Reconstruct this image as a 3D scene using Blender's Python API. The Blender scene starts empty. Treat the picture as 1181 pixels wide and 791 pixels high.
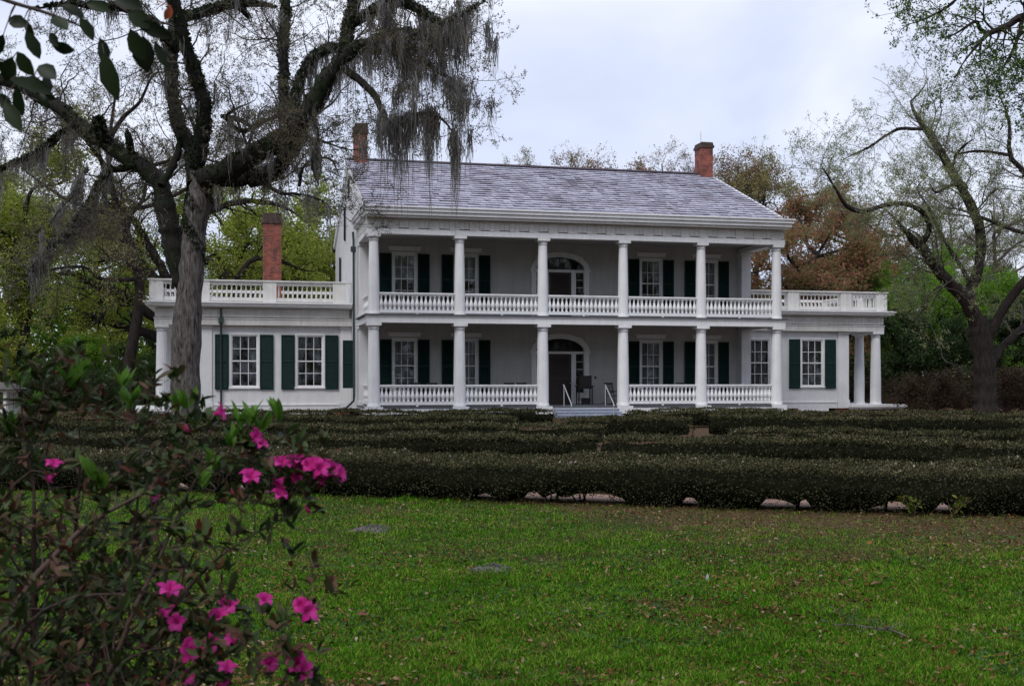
import bpy, math, random
import numpy as np
from math import radians, sin, cos, pi
from mathutils import Vector, Matrix

scene = bpy.context.scene
COL = scene.collection

# ------------------------------------------------------------------ camera
F = 1350.0            # focal length in photo pixels (photo 1181 x 791)
HZ = 438.0            # horizon row
CAMZ = 1.7
cam_d = bpy.data.cameras.new("camera")
cam = bpy.data.objects.new("camera", cam_d)
COL.objects.link(cam)
cam.location = (0, 0, CAMZ)
cam.rotation_euler = (radians(90), 0, 0)
cam_d.sensor_width = 36.0
cam_d.lens = 36.0 * F / 1181.0
cam_d.shift_y = (HZ - 395.5) / 1181.0
cam_d.clip_end = 3000
cam_d.dof.use_dof = True
cam_d.dof.focus_distance = 22.0
cam_d.dof.aperture_fstop = 8.0
scene.camera = cam

# ------------------------------------------------------------------ world: overcast sky
SUN_EL, SUN_AZ = radians(52), radians(205)     # azimuth the light comes from
world = bpy.data.worlds.new("World")
scene.world = world
world.use_nodes = True
nt = world.node_tree
nt.nodes.clear()
o = nt.nodes.new("ShaderNodeOutputWorld")
bg = nt.nodes.new("ShaderNodeBackground")
bg.inputs["Strength"].default_value = 0.1
sky = nt.nodes.new("ShaderNodeTexSky")
sky.sky_type = 'NISHITA'
sky.sun_disc = False
sky.sun_elevation = SUN_EL
sky.sun_rotation = SUN_AZ
tc = nt.nodes.new("ShaderNodeTexCoord")
mp = nt.nodes.new("ShaderNodeMapping")
mp.inputs["Scale"].default_value = (1.0, 1.0, 2.2)
n1 = nt.nodes.new("ShaderNodeTexNoise")
n1.inputs["Scale"].default_value = 2.3
n1.inputs["Detail"].default_value = 5
n1.inputs["Roughness"].default_value = 0.5
n1.inputs["Distortion"].default_value = 0.4
cr = nt.nodes.new("ShaderNodeValToRGB")
cr.color_ramp.elements[0].position = 0.36
cr.color_ramp.elements[0].color = (4.7, 5.3, 7.1, 1)
cr.color_ramp.elements[1].position = 0.64
cr.color_ramp.elements[1].color = (7.7, 8.0, 9.0, 1)
mx = nt.nodes.new("ShaderNodeMix")
mx.data_type = 'RGBA'
mx.inputs[0].default_value = 0.9
nt.links.new(tc.outputs["Generated"], mp.inputs["Vector"])
nt.links.new(mp.outputs["Vector"], n1.inputs["Vector"])
nt.links.new(n1.outputs["Fac"], cr.inputs["Fac"])
nt.links.new(sky.outputs["Color"], mx.inputs[6])
nt.links.new(cr.outputs["Color"], mx.inputs[7])
nt.links.new(mx.outputs[2], bg.inputs["Color"])
nt.links.new(bg.outputs["Background"], o.inputs["Surface"])

sun_d = bpy.data.lights.new("sun", 'SUN')
sun_d.energy = 1.5
sun_d.angle = radians(28)
sun_d.color = (1.0, 0.97, 0.93)
sun = bpy.data.objects.new("sun", sun_d)
COL.objects.link(sun)
sd = Vector((sin(SUN_AZ) * cos(SUN_EL), cos(SUN_AZ) * cos(SUN_EL), sin(SUN_EL)))
sun.rotation_euler = sd.to_track_quat('Z', 'Y').to_euler()
sun.location = (-20, -20, 40)

scene.view_settings.view_transform = 'Standard'
scene.view_settings.look = 'None'
scene.view_settings.exposure = 0.4
scene.view_settings.gamma = 1.0
scene.render.engine = 'CYCLES'
scene.cycles.max_bounces = 6
scene.cycles.diffuse_bounces = 4
scene.cycles.transparent_max_bounces = 12

# ------------------------------------------------------------------ helpers
def px(u, v, Y):
    """a point at distance Y seen at photo pixel (u, v)"""
    return np.array([(u - 590.5) / F * Y, Y, CAMZ - (v - HZ) / F * Y])

class MB:
    def __init__(self):
        self.c = []
    def add(self, V, Fc, smooth=False, mat=0):
        V = np.asarray(V, dtype=np.float32).reshape(-1, 3)
        Fc = np.asarray(Fc, dtype=np.int32)
        if len(Fc):
            self.c.append((V, Fc, smooth, mat))
        return self
    def box(self, x0, x1, y0, y1, z0, z1, mat=0):
        if x0 > x1: x0, x1 = x1, x0
        if y0 > y1: y0, y1 = y1, y0
        V = [(x0, y0, z0), (x1, y0, z0), (x1, y1, z0), (x0, y1, z0), (x0, y0, z1), (x1, y0, z1), (x1, y1, z1), (x0, y1, z1)]
        Fc = [(0, 3, 2, 1), (4, 5, 6, 7), (0, 1, 5, 4), (1, 2, 6, 5), (2, 3, 7, 6), (3, 0, 4, 7)]
        return self.add(V, Fc, False, mat)
    def bar(self, a, b, w, h, mat=0):
        """a box beam from a to b"""
        a = np.array(a, float); b = np.array(b, float)
        d = b - a; d /= np.linalg.norm(d)
        up = np.array([0, 0, 1.0]) if abs(d[2]) < .95 else np.array([0, 1.0, 0])
        s = np.cross(d, up); s /= np.linalg.norm(s); t = np.cross(s, d)
        V = []
        for p in (a, b):
            for i, j in ((-1, -1), (1, -1), (1, 1), (-1, 1)):
                V.append(p + s * i * w / 2 + t * j * h / 2)
        Fc = [(0, 1, 2, 3), (7, 6, 5, 4), (0, 4, 5, 1), (1, 5, 6, 2), (2, 6, 7, 3), (3, 7, 4, 0)]
        return self.add(V, Fc, False, mat)
    def lathe(self, prof, n=16, c=(0, 0, 0), flute=0, fdepth=0.0, mat=0):
        k = len(prof)
        a = np.linspace(0, 2 * pi, n, endpoint=False)
        R = np.array([p[0] for p in prof])[:, None] * np.ones(n)[None, :]
        if flute:
            R = R * (1 - fdepth * np.abs(np.sin(a * flute / 2))[None, :] ** 0.6 * (np.arange(k) > 0)[:, None])
        Z = np.array([p[1] for p in prof])[:, None] * np.ones(n)[None, :]
        V = np.stack([R * np.cos(a) + c[0], R * np.sin(a) + c[1], Z + c[2]], -1).reshape(-1, 3)
        i = np.arange(k - 1)[:, None] * n; j = np.arange(n)[None, :]; j2 = (j + 1) % n
        Fc = np.stack([i + j, i + j2, i + n + j2, i + n + j], -1).reshape(-1, 4)
        self.add(V, Fc, True, mat)
        top = (k - 1) * n + np.arange(n)
        return self.add(V[top], [list(range(n))], False, mat) if n <= 64 else self
    def tubes(self, P, R, sides=6, mat=0):
        """P (B,n,3), R (B,n)"""
        P = np.asarray(P, float); R = np.asarray(R, float)
        B, n, _ = P.shape
        T = np.gradient(P, axis=1)
        T /= np.linalg.norm(T, axis=2, keepdims=True) + 1e-9
        ov = P[:, -1] - P[:, 0]
        ref = np.where((np.abs(ov[:, 2]) > 0.75 * np.linalg.norm(ov, axis=1))[:, None], np.array([0, 1.0, 0.05]), np.array([0.05, 0, 1.0]))
        S = np.cross(T, ref[:, None, :]); S /= np.linalg.norm(S, axis=2, keepdims=True) + 1e-9
        U = np.cross(S, T)
        a = np.linspace(0, 2 * pi, sides, endpoint=False)
        V = P[:, :, None, :] + R[:, :, None, None] * (S[:, :, None, :] * np.cos(a)[None, None, :, None] + U[:, :, None, :] * np.sin(a)[None, None, :, None])
        idx = np.arange(B)[:, None, None] * n * sides + np.arange(n - 1)[None, :, None] * sides
        j = np.arange(sides)[None, None, :]; j2 = (j + 1) % sides
        Fc = np.stack([idx + j, idx + j2, idx + sides + j2, idx + sides + j], -1).reshape(-1, 4)
        return self.add(V.reshape(-1, 3), Fc, True, mat)
    def tube(self, pts, r, sides=8, mat=0):
        pts = np.asarray(pts, float)
        r = np.ones(len(pts)) * r if np.isscalar(r) else np.asarray(r)
        return self.tubes(pts[None], r[None], sides, mat)
    def mesh(self, name, mats):
        me = bpy.data.meshes.new(name)
        if not self.c:
            return me
        nv = 0; VV = []; LI = []; LS = []; SM = []; MI = []; ls = 0
        for V, Fc, sm, m in self.c:
            k = Fc.shape[1]
            VV.append(V); LI.append((Fc + nv).ravel()); nv += len(V)
            LS.append(ls + np.arange(len(Fc)) * k); ls += Fc.size
            SM.append(np.full(len(Fc), sm)); MI.append(np.full(len(Fc), m, dtype=np.int32))
        VV = np.concatenate(VV); LI = np.concatenate(LI); LS = np.concatenate(LS)
        me.vertices.add(len(VV)); me.vertices.foreach_set("co", VV.ravel().astype(np.float32))
        me.loops.add(len(LI)); me.loops.foreach_set("vertex_index", LI.astype(np.int32))
        me.polygons.add(len(LS)); me.polygons.foreach_set("loop_start", LS.astype(np.int32))
        me.polygons.foreach_set("use_smooth", np.concatenate(SM))
        me.polygons.foreach_set("material_index", np.concatenate(MI))
        if not isinstance(mats, (list, tuple)): mats = [mats]
        for m in mats: me.materials.append(m)
        me.update(calc_edges=True)
        return me

def link(name, me, parent=None, loc=(0, 0, 0), rz=0.0, label=None):
    o = bpy.data.objects.new(name, me)
    COL.objects.link(o)
    if parent is not None: o.parent = parent
    o.location = loc
    if rz: o.rotation_euler = (0, 0, rz)
    if label: o["label"] = label
    return o
def part(name, mb, mat, parent=None, loc=(0, 0, 0), rz=0.0, label=None):
    return link(name, mb.mesh(name, mat), parent, loc, rz, label)
def tag(o, label, cat, group=None, kind=None):
    o["label"] = label; o["category"] = cat
    if group: o["group"] = group
    if kind: o["kind"] = kind
    return o
def thing(name, label, cat, loc=(0, 0, 0), rz=0.0, group=None):
    o = link(name, None, None, loc, rz)
    return tag(o, label, cat, group)
def structure(name, mb, mat, loc=(0, 0, 0)):
    o = part(name, mb, mat, None, loc); o["kind"] = "structure"; return o
def copy_tree(o, parent=None):
    c = o.copy(); COL.objects.link(c)
    if parent is not None: c.parent = parent
    for ch in [x for x in o.children]: copy_tree(ch, c)
    return c

# ------------------------------------------------------------------ materials
def mat_new(name):
    m = bpy.data.materials.new(name); m.use_nodes = True
    t = m.node_tree; t.nodes.clear()
    out = t.nodes.new("ShaderNodeOutputMaterial")
    return m, t, out
def ramp(t, stops):
    r = t.nodes.new("ShaderNodeValToRGB")
    e = r.color_ramp.elements
    while len(e) < len(stops): e.new(0.5)
    for i, (p, c) in enumerate(stops):
        e[i].position = p; e[i].color = (*c, 1)
    return r
def noise(t, scale, detail=4, rough=.55, coord="Object", sc=(1, 1, 1)):
    c = t.nodes.new("ShaderNodeTexCoord"); m = t.nodes.new("ShaderNodeMapping")
    m.inputs["Scale"].default_value = sc
    n = t.nodes.new("ShaderNodeTexNoise")
    n.inputs["Scale"].default_value = scale; n.inputs["Detail"].default_value = detail; n.inputs["Roughness"].default_value = rough
    if coord == "Position":
        g = t.nodes.new("ShaderNodeNewGeometry"); t.links.new(g.outputs["Position"], m.inputs["Vector"])
    else:
        t.links.new(c.outputs[coord], m.inputs["Vector"])
    t.links.new(m.outputs["Vector"], n.inputs["Vector"])
    return n
def simple(name, stops, scale=4, rough=.6, detail=5, bump=0.0, bscale=None, sc=(1, 1, 1), spec=.5, metal=0):
    """noise-coloured principled material"""
    m, t, out = mat_new(name)
    p = t.nodes.new("ShaderNodeBsdfPrincipled")
    p.inputs["Roughness"].default_value = rough; p.inputs["Specular IOR Level"].default_value = spec; p.inputs["Metallic"].default_value = metal
    n = noise(t, scale, detail, sc=sc); r = ramp(t, stops)
    t.links.new(n.outputs["Fac"], r.inputs["Fac"]); t.links.new(r.outputs["Color"], p.inputs["Base Color"])
    if bump:
        n2 = noise(t, bscale or scale * 3, 6, .6, sc=sc); b = t.nodes.new("ShaderNodeBump")
        b.inputs["Strength"].default_value = bump; b.inputs["Distance"].default_value = .03
        t.links.new(n2.outputs["Fac"], b.inputs["Height"]); t.links.new(b.outputs["Normal"], p.inputs["Normal"])
    t.links.new(p.outputs[0], out.inputs["Surface"])
    return m
def leafmat(name, cols, clump=0.6, transl=.3, rough=.55, spec=.15, mixpos=.45, detail=3, lo=.22, hi=.78, nrough=.6):
    """leaves: random colour per leaf blended with slow clump noise"""
    m, t, out = mat_new(name)
    g = t.nodes.new("ShaderNodeNewGeometry")
    n = noise(t, clump, detail, nrough, "Position")
    a = t.nodes.new("ShaderNodeMix"); a.data_type = 'FLOAT'; a.inputs[0].default_value = mixpos
    t.links.new(g.outputs["Random Per Island"], a.inputs[2]); t.links.new(n.outputs["Fac"], a.inputs[3])
    k = len(cols)
    r = ramp(t, [(lo + (hi - lo) * i / (k - 1), c) for i, c in enumerate(cols)])
    t.links.new(a.outputs[0], r.inputs["Fac"])
    p = t.nodes.new("ShaderNodeBsdfPrincipled"); p.inputs["Roughness"].default_value = rough; p.inputs["Specular IOR Level"].default_value = spec
    tr = t.nodes.new("ShaderNodeBsdfTranslucent")
    t.links.new(r.outputs["Color"], p.inputs["Base Color"]); t.links.new(r.outputs["Color"], tr.inputs["Color"])
    mxs = t.nodes.new("ShaderNodeMixShader"); mxs.inputs[0].default_value = transl
    t.links.new(p.outputs[0], mxs.inputs[1]); t.links.new(tr.outputs[0], mxs.inputs[2])
    t.links.new(mxs.outputs[0], out.inputs["Surface"])
    return m

def paint(name, c0, c1, rough=.55, grime=(.80, .77, .72), amt=.8):
    """old exterior paint: slow tone changes plus rain streaks and grime blotches"""
    m, t, out = mat_new(name)
    p = t.nodes.new("ShaderNodeBsdfPrincipled"); p.inputs["Roughness"].default_value = rough
    n = noise(t, 1.3, 5); r = ramp(t, [(.3, c0), (.7, c1)]); t.links.new(n.outputs["Fac"], r.inputs["Fac"])
    n2 = noise(t, 2.2, 8, .72, sc=(2.2, 2.2, .22)); r2 = ramp(t, [(.34, grime), (.56, (1, 1, 1))]); t.links.new(n2.outputs["Fac"], r2.inputs["Fac"])
    mu = t.nodes.new("ShaderNodeMix"); mu.data_type = 'RGBA'; mu.blend_type = 'MULTIPLY'; mu.inputs[0].default_value = amt
    t.links.new(r.outputs["Color"], mu.inputs[6]); t.links.new(r2.outputs["Color"], mu.inputs[7]); t.links.new(mu.outputs[2], p.inputs["Base Color"])
    n3 = noise(t, 22, 5); b = t.nodes.new("ShaderNodeBump"); b.inputs["Strength"].default_value = .15; b.inputs["Distance"].default_value = .01
    t.links.new(n3.outputs["Fac"], b.inputs["Height"]); t.links.new(b.outputs[0], p.inputs["Normal"]); t.links.new(p.outputs[0], out.inputs["Surface"])
    return m
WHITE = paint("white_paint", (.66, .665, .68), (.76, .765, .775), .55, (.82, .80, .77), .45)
TRIM = paint("white_trim_paint", (.74, .745, .76), (.83, .835, .845), .5, (.86, .84, .81), .7)
CREAM = paint("aged_white_paint", (.56, .55, .53), (.69, .68, .66), .6, (.74, .71, .66), .6)
GREEN = simple("dark_green_shutter_paint", [(.3, (.004, .020, .018)), (.7, (.008, .030, .026))], 4, .5, spec=.15)
DGREEN = simple("dark_green_pipe_paint", [(.3, (.018, .035, .035)), (.7, (.03, .05, .05))], 6, .5)
DOOR = simple("dark_brown_door", [(.3, (.022, .011, .009)), (.7, (.04, .02, .016))], 5, .5, sc=(1, 1, 6))
DARKWOOD = simple("dark_wood", [(.3, (.012, .010, .010)), (.7, (.03, .022, .02))], 8, .45, sc=(1, 1, 4))
BROWNWOOD = simple("brown_wood", [(.3, (.05, .022, .015)), (.7, (.09, .04, .025))], 8, .4, sc=(1, 6, 1))
STEP = simple("blue_grey_step_paint", [(.3, (.26, .29, .36)), (.7, (.36, .39, .46))], 4, .6)
FLOORM = simple("porch_floor_paint", [(.3, (.07, .075, .085)), (.7, (.11, .115, .125))], 2, .5, sc=(1, 8, 1))
METAL = simple("grey_metal", [(.3, (.45, .46, .48)), (.7, (.6, .61, .63))], 9, .35, metal=.4)
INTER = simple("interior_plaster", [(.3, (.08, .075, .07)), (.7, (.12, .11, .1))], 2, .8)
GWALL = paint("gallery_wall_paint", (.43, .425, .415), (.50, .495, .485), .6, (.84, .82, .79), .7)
CURT = simple("lace_curtain", [(.35, (.40, .395, .395)), (.65, (.56, .55, .55))], 14, .9, sc=(1, 1, .3))

def brickmat(name, c1, c2, mort, scale=1.0):
    m, t, out = mat_new(name)
    c = t.nodes.new("ShaderNodeTexCoord"); sp = t.nodes.new("ShaderNodeSeparateXYZ"); cb = t.nodes.new("ShaderNodeCombineXYZ")
    ad = t.nodes.new("ShaderNodeMath"); ad.operation = 'ADD'
    t.links.new(c.outputs["Object"], sp.inputs[0]); t.links.new(sp.outputs[0], ad.inputs[0]); t.links.new(sp.outputs[1], ad.inputs[1])
    t.links.new(ad.outputs[0], cb.inputs[0]); t.links.new(sp.outputs[2], cb.inputs[1])
    b = t.nodes.new("ShaderNodeTexBrick")
    b.inputs["Scale"].default_value = scale
    b.inputs["Brick Width"].default_value = .24; b.inputs["Row Height"].default_value = .085; b.inputs["Mortar Size"].default_value = .009
    b.inputs["Color1"].default_value = (*c1, 1); b.inputs["Color2"].default_value = (*c2, 1); b.inputs["Mortar"].default_value = (*mort, 1)
    t.links.new(cb.outputs[0], b.inputs["Vector"])
    n = noise(t, 3.0, 5); r = ramp(t, [(.35, (.35, .33, .32)), (.62, (1, 1, 1))])
    t.links.new(n.outputs["Fac"], r.inputs["Fac"])
    mu = t.nodes.new("ShaderNodeMix"); mu.data_type = 'RGBA'; mu.blend_type = 'MULTIPLY'; mu.inputs[0].default_value = .8
    t.links.new(b.outputs["Color"], mu.inputs[6]); t.links.new(r.outputs["Color"], mu.inputs[7])
    p = t.nodes.new("ShaderNodeBsdfPrincipled"); p.inputs["Roughness"].default_value = .85
    bp = t.nodes.new("ShaderNodeBump"); bp.inputs["Strength"].default_value = .5; bp.inputs["Distance"].default_value = .015; bp.invert = True
    t.links.new(b.outputs["Fac"], bp.inputs["Height"]); t.links.new(bp.outputs[0], p.inputs["Normal"])
    t.links.new(mu.outputs[2], p.inputs["Base Color"]); t.links.new(p.outputs[0], out.inputs["Surface"])
    return m
BRICK = brickmat("red_brick", (.36, .07, .035), (.17, .042, .03), (.24, .16, .13))
SOOT = simple("sooty_brick_cap", [(.3, (.025, .02, .018)), (.7, (.09, .055, .045))], 5, .9)

def slatemat():
    m, t, out = mat_new("slate_roof")
    g = t.nodes.new("ShaderNodeNewGeometry")
    n = noise(t, .55, 6, .65); n2 = noise(t, 9, 3)
    r = ramp(t, [(0, (.31, .30, .37)), (.35, (.39, .38, .455)), (.7, (.45, .44, .515)), (1, (.51, .50, .58))])
    a = t.nodes.new("ShaderNodeMix"); a.data_type = 'FLOAT'; a.inputs[0].default_value = .35
    t.links.new(g.outputs["Random Per Island"], a.inputs[2]); t.links.new(n2.outputs["Fac"], a.inputs[3])
    t.links.new(a.outputs[0], r.inputs["Fac"])
    st = ramp(t, [(.33, (.42, .33, .34)), (.50, (1, 1, 1))])
    t.links.new(n.outputs["Fac"], st.inputs["Fac"])
    mu = t.nodes.new("ShaderNodeMix"); mu.data_type = 'RGBA'; mu.blend_type = 'MULTIPLY'; mu.inputs[0].default_value = .6
    t.links.new(r.outputs["Color"], mu.inputs[6]); t.links.new(st.outputs["Color"], mu.inputs[7])
    p = t.nodes.new("ShaderNodeBsdfPrincipled"); p.inputs["Roughness"].default_value = .5
    t.links.new(mu.outputs[2], p.inputs["Base Color"]); t.links.new(p.outputs[0], out.inputs["Surface"])
    return m
SLATE = slatemat()

def glassmat():
    m, t, out = mat_new("window_glass")
    gl = t.nodes.new("ShaderNodeBsdfGlossy"); gl.inputs["Roughness"].default_value = .03; gl.inputs["Color"].default_value = (.9, .92, .95, 1)
    tr = t.nodes.new("ShaderNodeBsdfTransparent"); tr.inputs["Color"].default_value = (.82, .85, .86, 1)
    fr = t.nodes.new("ShaderNodeFresnel"); fr.inputs["IOR"].default_value = 1.5
    n = noise(t, 2.5, 2); b = t.nodes.new("ShaderNodeBump"); b.inputs["Strength"].default_value = .02; b.inputs["Distance"].default_value = .02
    t.links.new(n.outputs["Fac"], b.inputs["Height"]); t.links.new(b.outputs[0], gl.inputs["Normal"])
    mxs = t.nodes.new("ShaderNodeMixShader")
    t.links.new(fr.outputs[0], mxs.inputs[0]); t.links.new(tr.outputs[0], mxs.inputs[1]); t.links.new(gl.outputs[0], mxs.inputs[2])
    t.links.new(mxs.outputs[0], out.inputs["Surface"])
    return m
GLASS = glassmat()

def barkmat(name, c0, c1, zs=.25, scale=9, mossy=None):
    m, t, out = mat_new(name)
    n = noise(t, scale, 8, .7, sc=(1, 1, zs)); r = ramp(t, [(.35, c0), (.68, c1)])
    t.links.new(n.outputs["Fac"], r.inputs["Fac"])
    p = t.nodes.new("ShaderNodeBsdfPrincipled"); p.inputs["Roughness"].default_value = .9; p.inputs["Specular IOR Level"].default_value = .2
    col = r.outputs["Color"]
    if mossy:
        n3 = noise(t, 1.3, 5); r3 = ramp(t, [(.48, (0, 0, 0)), (.6, (1, 1, 1))])
        t.links.new(n3.outputs["Fac"], r3.inputs["Fac"])
        k = t.nodes.new("ShaderNodeMix"); k.data_type = 'RGBA'
        t.links.new(r3.outputs["Color"], k.inputs[0]); t.links.new(col, k.inputs[6]); k.inputs[7].default_value = (*mossy, 1)
        col = k.outputs[2]
    b = t.nodes.new("ShaderNodeBump"); b.inputs["Strength"].default_value = .9; b.inputs["Distance"].default_value = .06
    t.links.new(n.outputs["Fac"], b.inputs["Height"]); t.links.new(b.outputs[0], p.inputs["Normal"])
    t.links.new(col, p.inputs["Base Color"]); t.links.new(p.outputs[0], out.inputs["Surface"])
    return m
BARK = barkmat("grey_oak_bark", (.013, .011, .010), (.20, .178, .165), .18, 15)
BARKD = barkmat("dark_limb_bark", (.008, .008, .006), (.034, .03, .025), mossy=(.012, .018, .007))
BARKB = barkmat("brown_bark", (.010, .008, .007), (.045, .034, .029))
TWIG = simple("grey_brown_twig", [(.3, (.07, .06, .055)), (.7, (.14, .12, .11))], 6, .9)
TWIGR = simple("reddish_twig", [(.3, (.035, .018, .015)), (.7, (.08, .045, .035))], 8, .8)

# ------------------------------------------------------------------ foliage makers
def unit(a):
    return a / (np.linalg.norm(a, axis=-1, keepdims=True) + 1e-9)
def resample(pts, n):
    pts = np.asarray(pts, float)
    # Catmull-Rom then even spacing
    P = np.vstack([2 * pts[0] - pts[1], pts, 2 * pts[-1] - pts[-2]])
    out = []
    for i in range(1, len(P) - 2):
        t = np.linspace(0, 1, 8, endpoint=False)[:, None]
        p0, p1, p2, p3 = P[i - 1], P[i], P[i + 1], P[i + 2]
        out.append(.5 * ((2 * p1) + (-p0 + p2) * t + (2 * p0 - 5 * p1 + 4 * p2 - p3) * t ** 2 + (-p0 + 3 * p1 - 3 * p2 + p3) * t ** 3))
    out.append(pts[-1:])
    Q = np.vstack(out)
    s = np.r_[0, np.cumsum(np.linalg.norm(np.diff(Q[:, :3], axis=0), axis=1))]
    g = np.linspace(0, s[-1], n)
    return np.stack([np.interp(g, s, Q[:, k]) for k in range(Q.shape[1])], 1)
def children(rng, P, R, count, tr=(.2, 1), ln=(1, 2), spread=.8, up=.1, wig=.25, n=6, rfac=.5, rmin=.004, flat=1.0, rtip=.25):
    B, m, _ = P.shape
    L = np.linalg.norm(np.diff(P, axis=1), axis=2).sum(1)
    b = rng.choice(B, count, p=L / L.sum())
    t = rng.uniform(tr[0], tr[1], count) * (m - 1)
    i = np.minimum(t.astype(int), m - 2); f = (t - i)[:, None]
    st = P[b, i] * (1 - f) + P[b, i + 1] * f
    tg = unit(P[b, i + 1] - P[b, i])
    r0 = np.maximum((R[b, i] * (1 - f[:, 0]) + R[b, i + 1] * f[:, 0]) * rfac, rmin)
    rd = rng.normal(size=(count, 3)); rd[:, 2] *= flat
    rd = unit(rd - (rd * tg).sum(1, keepdims=True) * tg)
    d = unit(tg * (1 - spread * .55) + rd * spread + np.array([0, 0, up]))
    ll = rng.uniform(ln[0], ln[1], count) * (1 - .4 * t / (m - 1))
    out = np.zeros((count, n, 3)); out[:, 0] = st
    for k in range(1, n):
        d = unit(d + rng.normal(size=(count, 3)) * wig + np.array([0, 0, up * .35]))
        out[:, k] = out[:, k - 1] + d * (ll / (n - 1))[:, None]
    rr = r0[:, None] * np.linspace(1, rtip, n)[None, :]
    return out, np.maximum(rr, rmin * .6)
def along(rng, P, count, tr=(.3, 1.0)):
    B, m, _ = P.shape
    b = rng.integers(0, B, count); t = rng.uniform(tr[0], tr[1], count) * (m - 1)
    i = np.minimum(t.astype(int), m - 2); f = (t - i)[:, None]
    return P[b, i] * (1 - f) + P[b, i + 1] * f, unit(P[b, i + 1] - P[b, i])
def leaves(mb, rng, pos, size, ratio=.5, dirs=None, spread=1.0, jit=.0, mat=0, droop=0):
    N = len(pos)
    d = rng.normal(size=(N, 3))
    if dirs is not None: d = unit(d) * spread + dirs
    d[:, 2] -= droop
    d = unit(d)
    s = unit(np.cross(d, rng.normal(size=(N, 3))))
    L = (rng.uniform(.65, 1.25, N) * size)[:, None]; W = L * ratio * .5
    p = pos + rng.normal(size=(N, 3)) * jit
    nrm = np.cross(d, s)
    V = np.stack([p, p + d * L * .45 + s * W, p + d * L + nrm * L * .12, p + d * L * .45 - s * W], 1).reshape(-1, 3)
    mb.add(V, np.arange(N * 4).reshape(N, 4), False, mat)
def leaf3d(mb, rng, pos, dirs, L, W, mat=0, curl=.25, upn=None):
    """detailed near leaves: 6 quads, folded along the midrib"""
    N = len(pos)
    d = unit(dirs); up = (np.array([0, 0, 1.0]) if upn is None else np.array(upn)) + rng.normal(size=(N, 3)) * .45
    s = unit(np.cross(d, up)); nrm = np.cross(s, d)
    t = np.array([0, .22, .55, .82, 1.0]); w = np.array([.06, .72, 1.0, .62, .03])
    L = np.broadcast_to(L, (N,)) * rng.uniform(.75, 1.2, N); W = np.broadcast_to(W, (N,)) * rng.uniform(.8, 1.15, N)
    cu = rng.uniform(-.1, 1, N) * curl
    V = np.zeros((N, 5, 3, 3))
    for k in range(5):
        c = pos + d * (L * t[k])[:, None] - nrm * (L * cu * t[k] ** 2)[:, None]
        off = s * (W * .5 * w[k])[:, None]; lift = nrm * (W * .16 * w[k])[:, None]
        V[:, k, 0] = c - off + lift; V[:, k, 1] = c; V[:, k, 2] = c + off + lift
    base = np.arange(N)[:, None] * 15
    fc = []
    for k in range(4):
        for j in range(2):
            a = k * 3 + j
            fc.append(np.stack([base[:, 0] + a, base[:, 0] + a + 1, base[:, 0] + a + 4, base[:, 0] + a + 3], 1))
    mb.add(V.reshape(-1, 3), np.concatenate(fc), True, mat)
def moss(mb, rng, pos, length, per=40, spreadx=.14, w=.022, mat=0):
    """hanging beards of Spanish moss: tapering ribbons"""
    N = len(pos); M = N * per
    off = rng.normal(size=(M, 3)) * np.array([spreadx, spreadx, .12])
    # middle strands hang longest so each beard narrows to a point
    L = np.repeat(length, per) * np.exp(-(off[:, 0] ** 2 + off[:, 1] ** 2) / (2.2 * spreadx ** 2)) * rng.uniform(.25, 1.0, M) + .12
    p = np.repeat(pos, per, axis=0) + off
    k = 5
    az = rng.uniform(0, 2 * pi, M); s = np.stack([np.cos(az), np.sin(az), np.zeros(M)], 1)
    V = np.zeros((M, k, 2, 3)); c = p.copy()
    cen = np.repeat(pos, per, axis=0)
    for i in range(k):
        f = i / (k - 1)
        ww = (w * rng.uniform(.6, 1.4, M) * (1 - f * .85) * .5)[:, None]
        V[:, i, 0] = c - s * ww; V[:, i, 1] = c + s * ww
        pull = (cen - c) * np.array([.17, .17, 0])
        c = c + np.stack([rng.normal(size=M) * .045, rng.normal(size=M) * .045, -L / (k - 1)], 1) + pull
    base = np.arange(M) * k * 2
    fc = [np.stack([base + 2 * i, base + 2 * i + 1, base + 2 * i + 3, base + 2 * i + 2], 1) for i in range(k - 1)]
    mb.add(V.reshape(-1, 3), np.concatenate(fc), True, mat)

LEAFOAK = leafmat("olive_brown_oak_leaves", [(.08, .065, .04), (.13, .11, .06), (.17, .15, .10)], .5, .4)
FERN = leafmat("limb_fern_leaves", [(.008, .016, .005), (.02, .035, .010), (.03, .05, .015)], .8, .2)
MOSS = leafmat("spanish_moss", [(.15, .143, .132), (.24, .23, .215), (.34, .325, .31)], .9, .45, rough=.95, spec=.05)

# ================================================================== HOUSE
TH = math.atan2(4.33, 18.49)
HX, HY = -6.02, 50.94
LEN = 19.0
house = thing("plantation_house", "long white two storey plantation house with columned galleries, slate roof and low side wings", "house", (HX, HY, 0), TH)
def hw(x, y, z=0.0):
    return np.array([HX + x * cos(TH) - y * sin(TH), HY + x * sin(TH) + y * cos(TH), z])
def lx(u, y):
    """house x of the point at depth y seen in photo column u (for placing things)"""
    k = (u - 590.5) / F
    return (k * (HY + y * cos(TH)) - HX + y * sin(TH)) / (cos(TH) - k * sin(TH))

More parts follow.
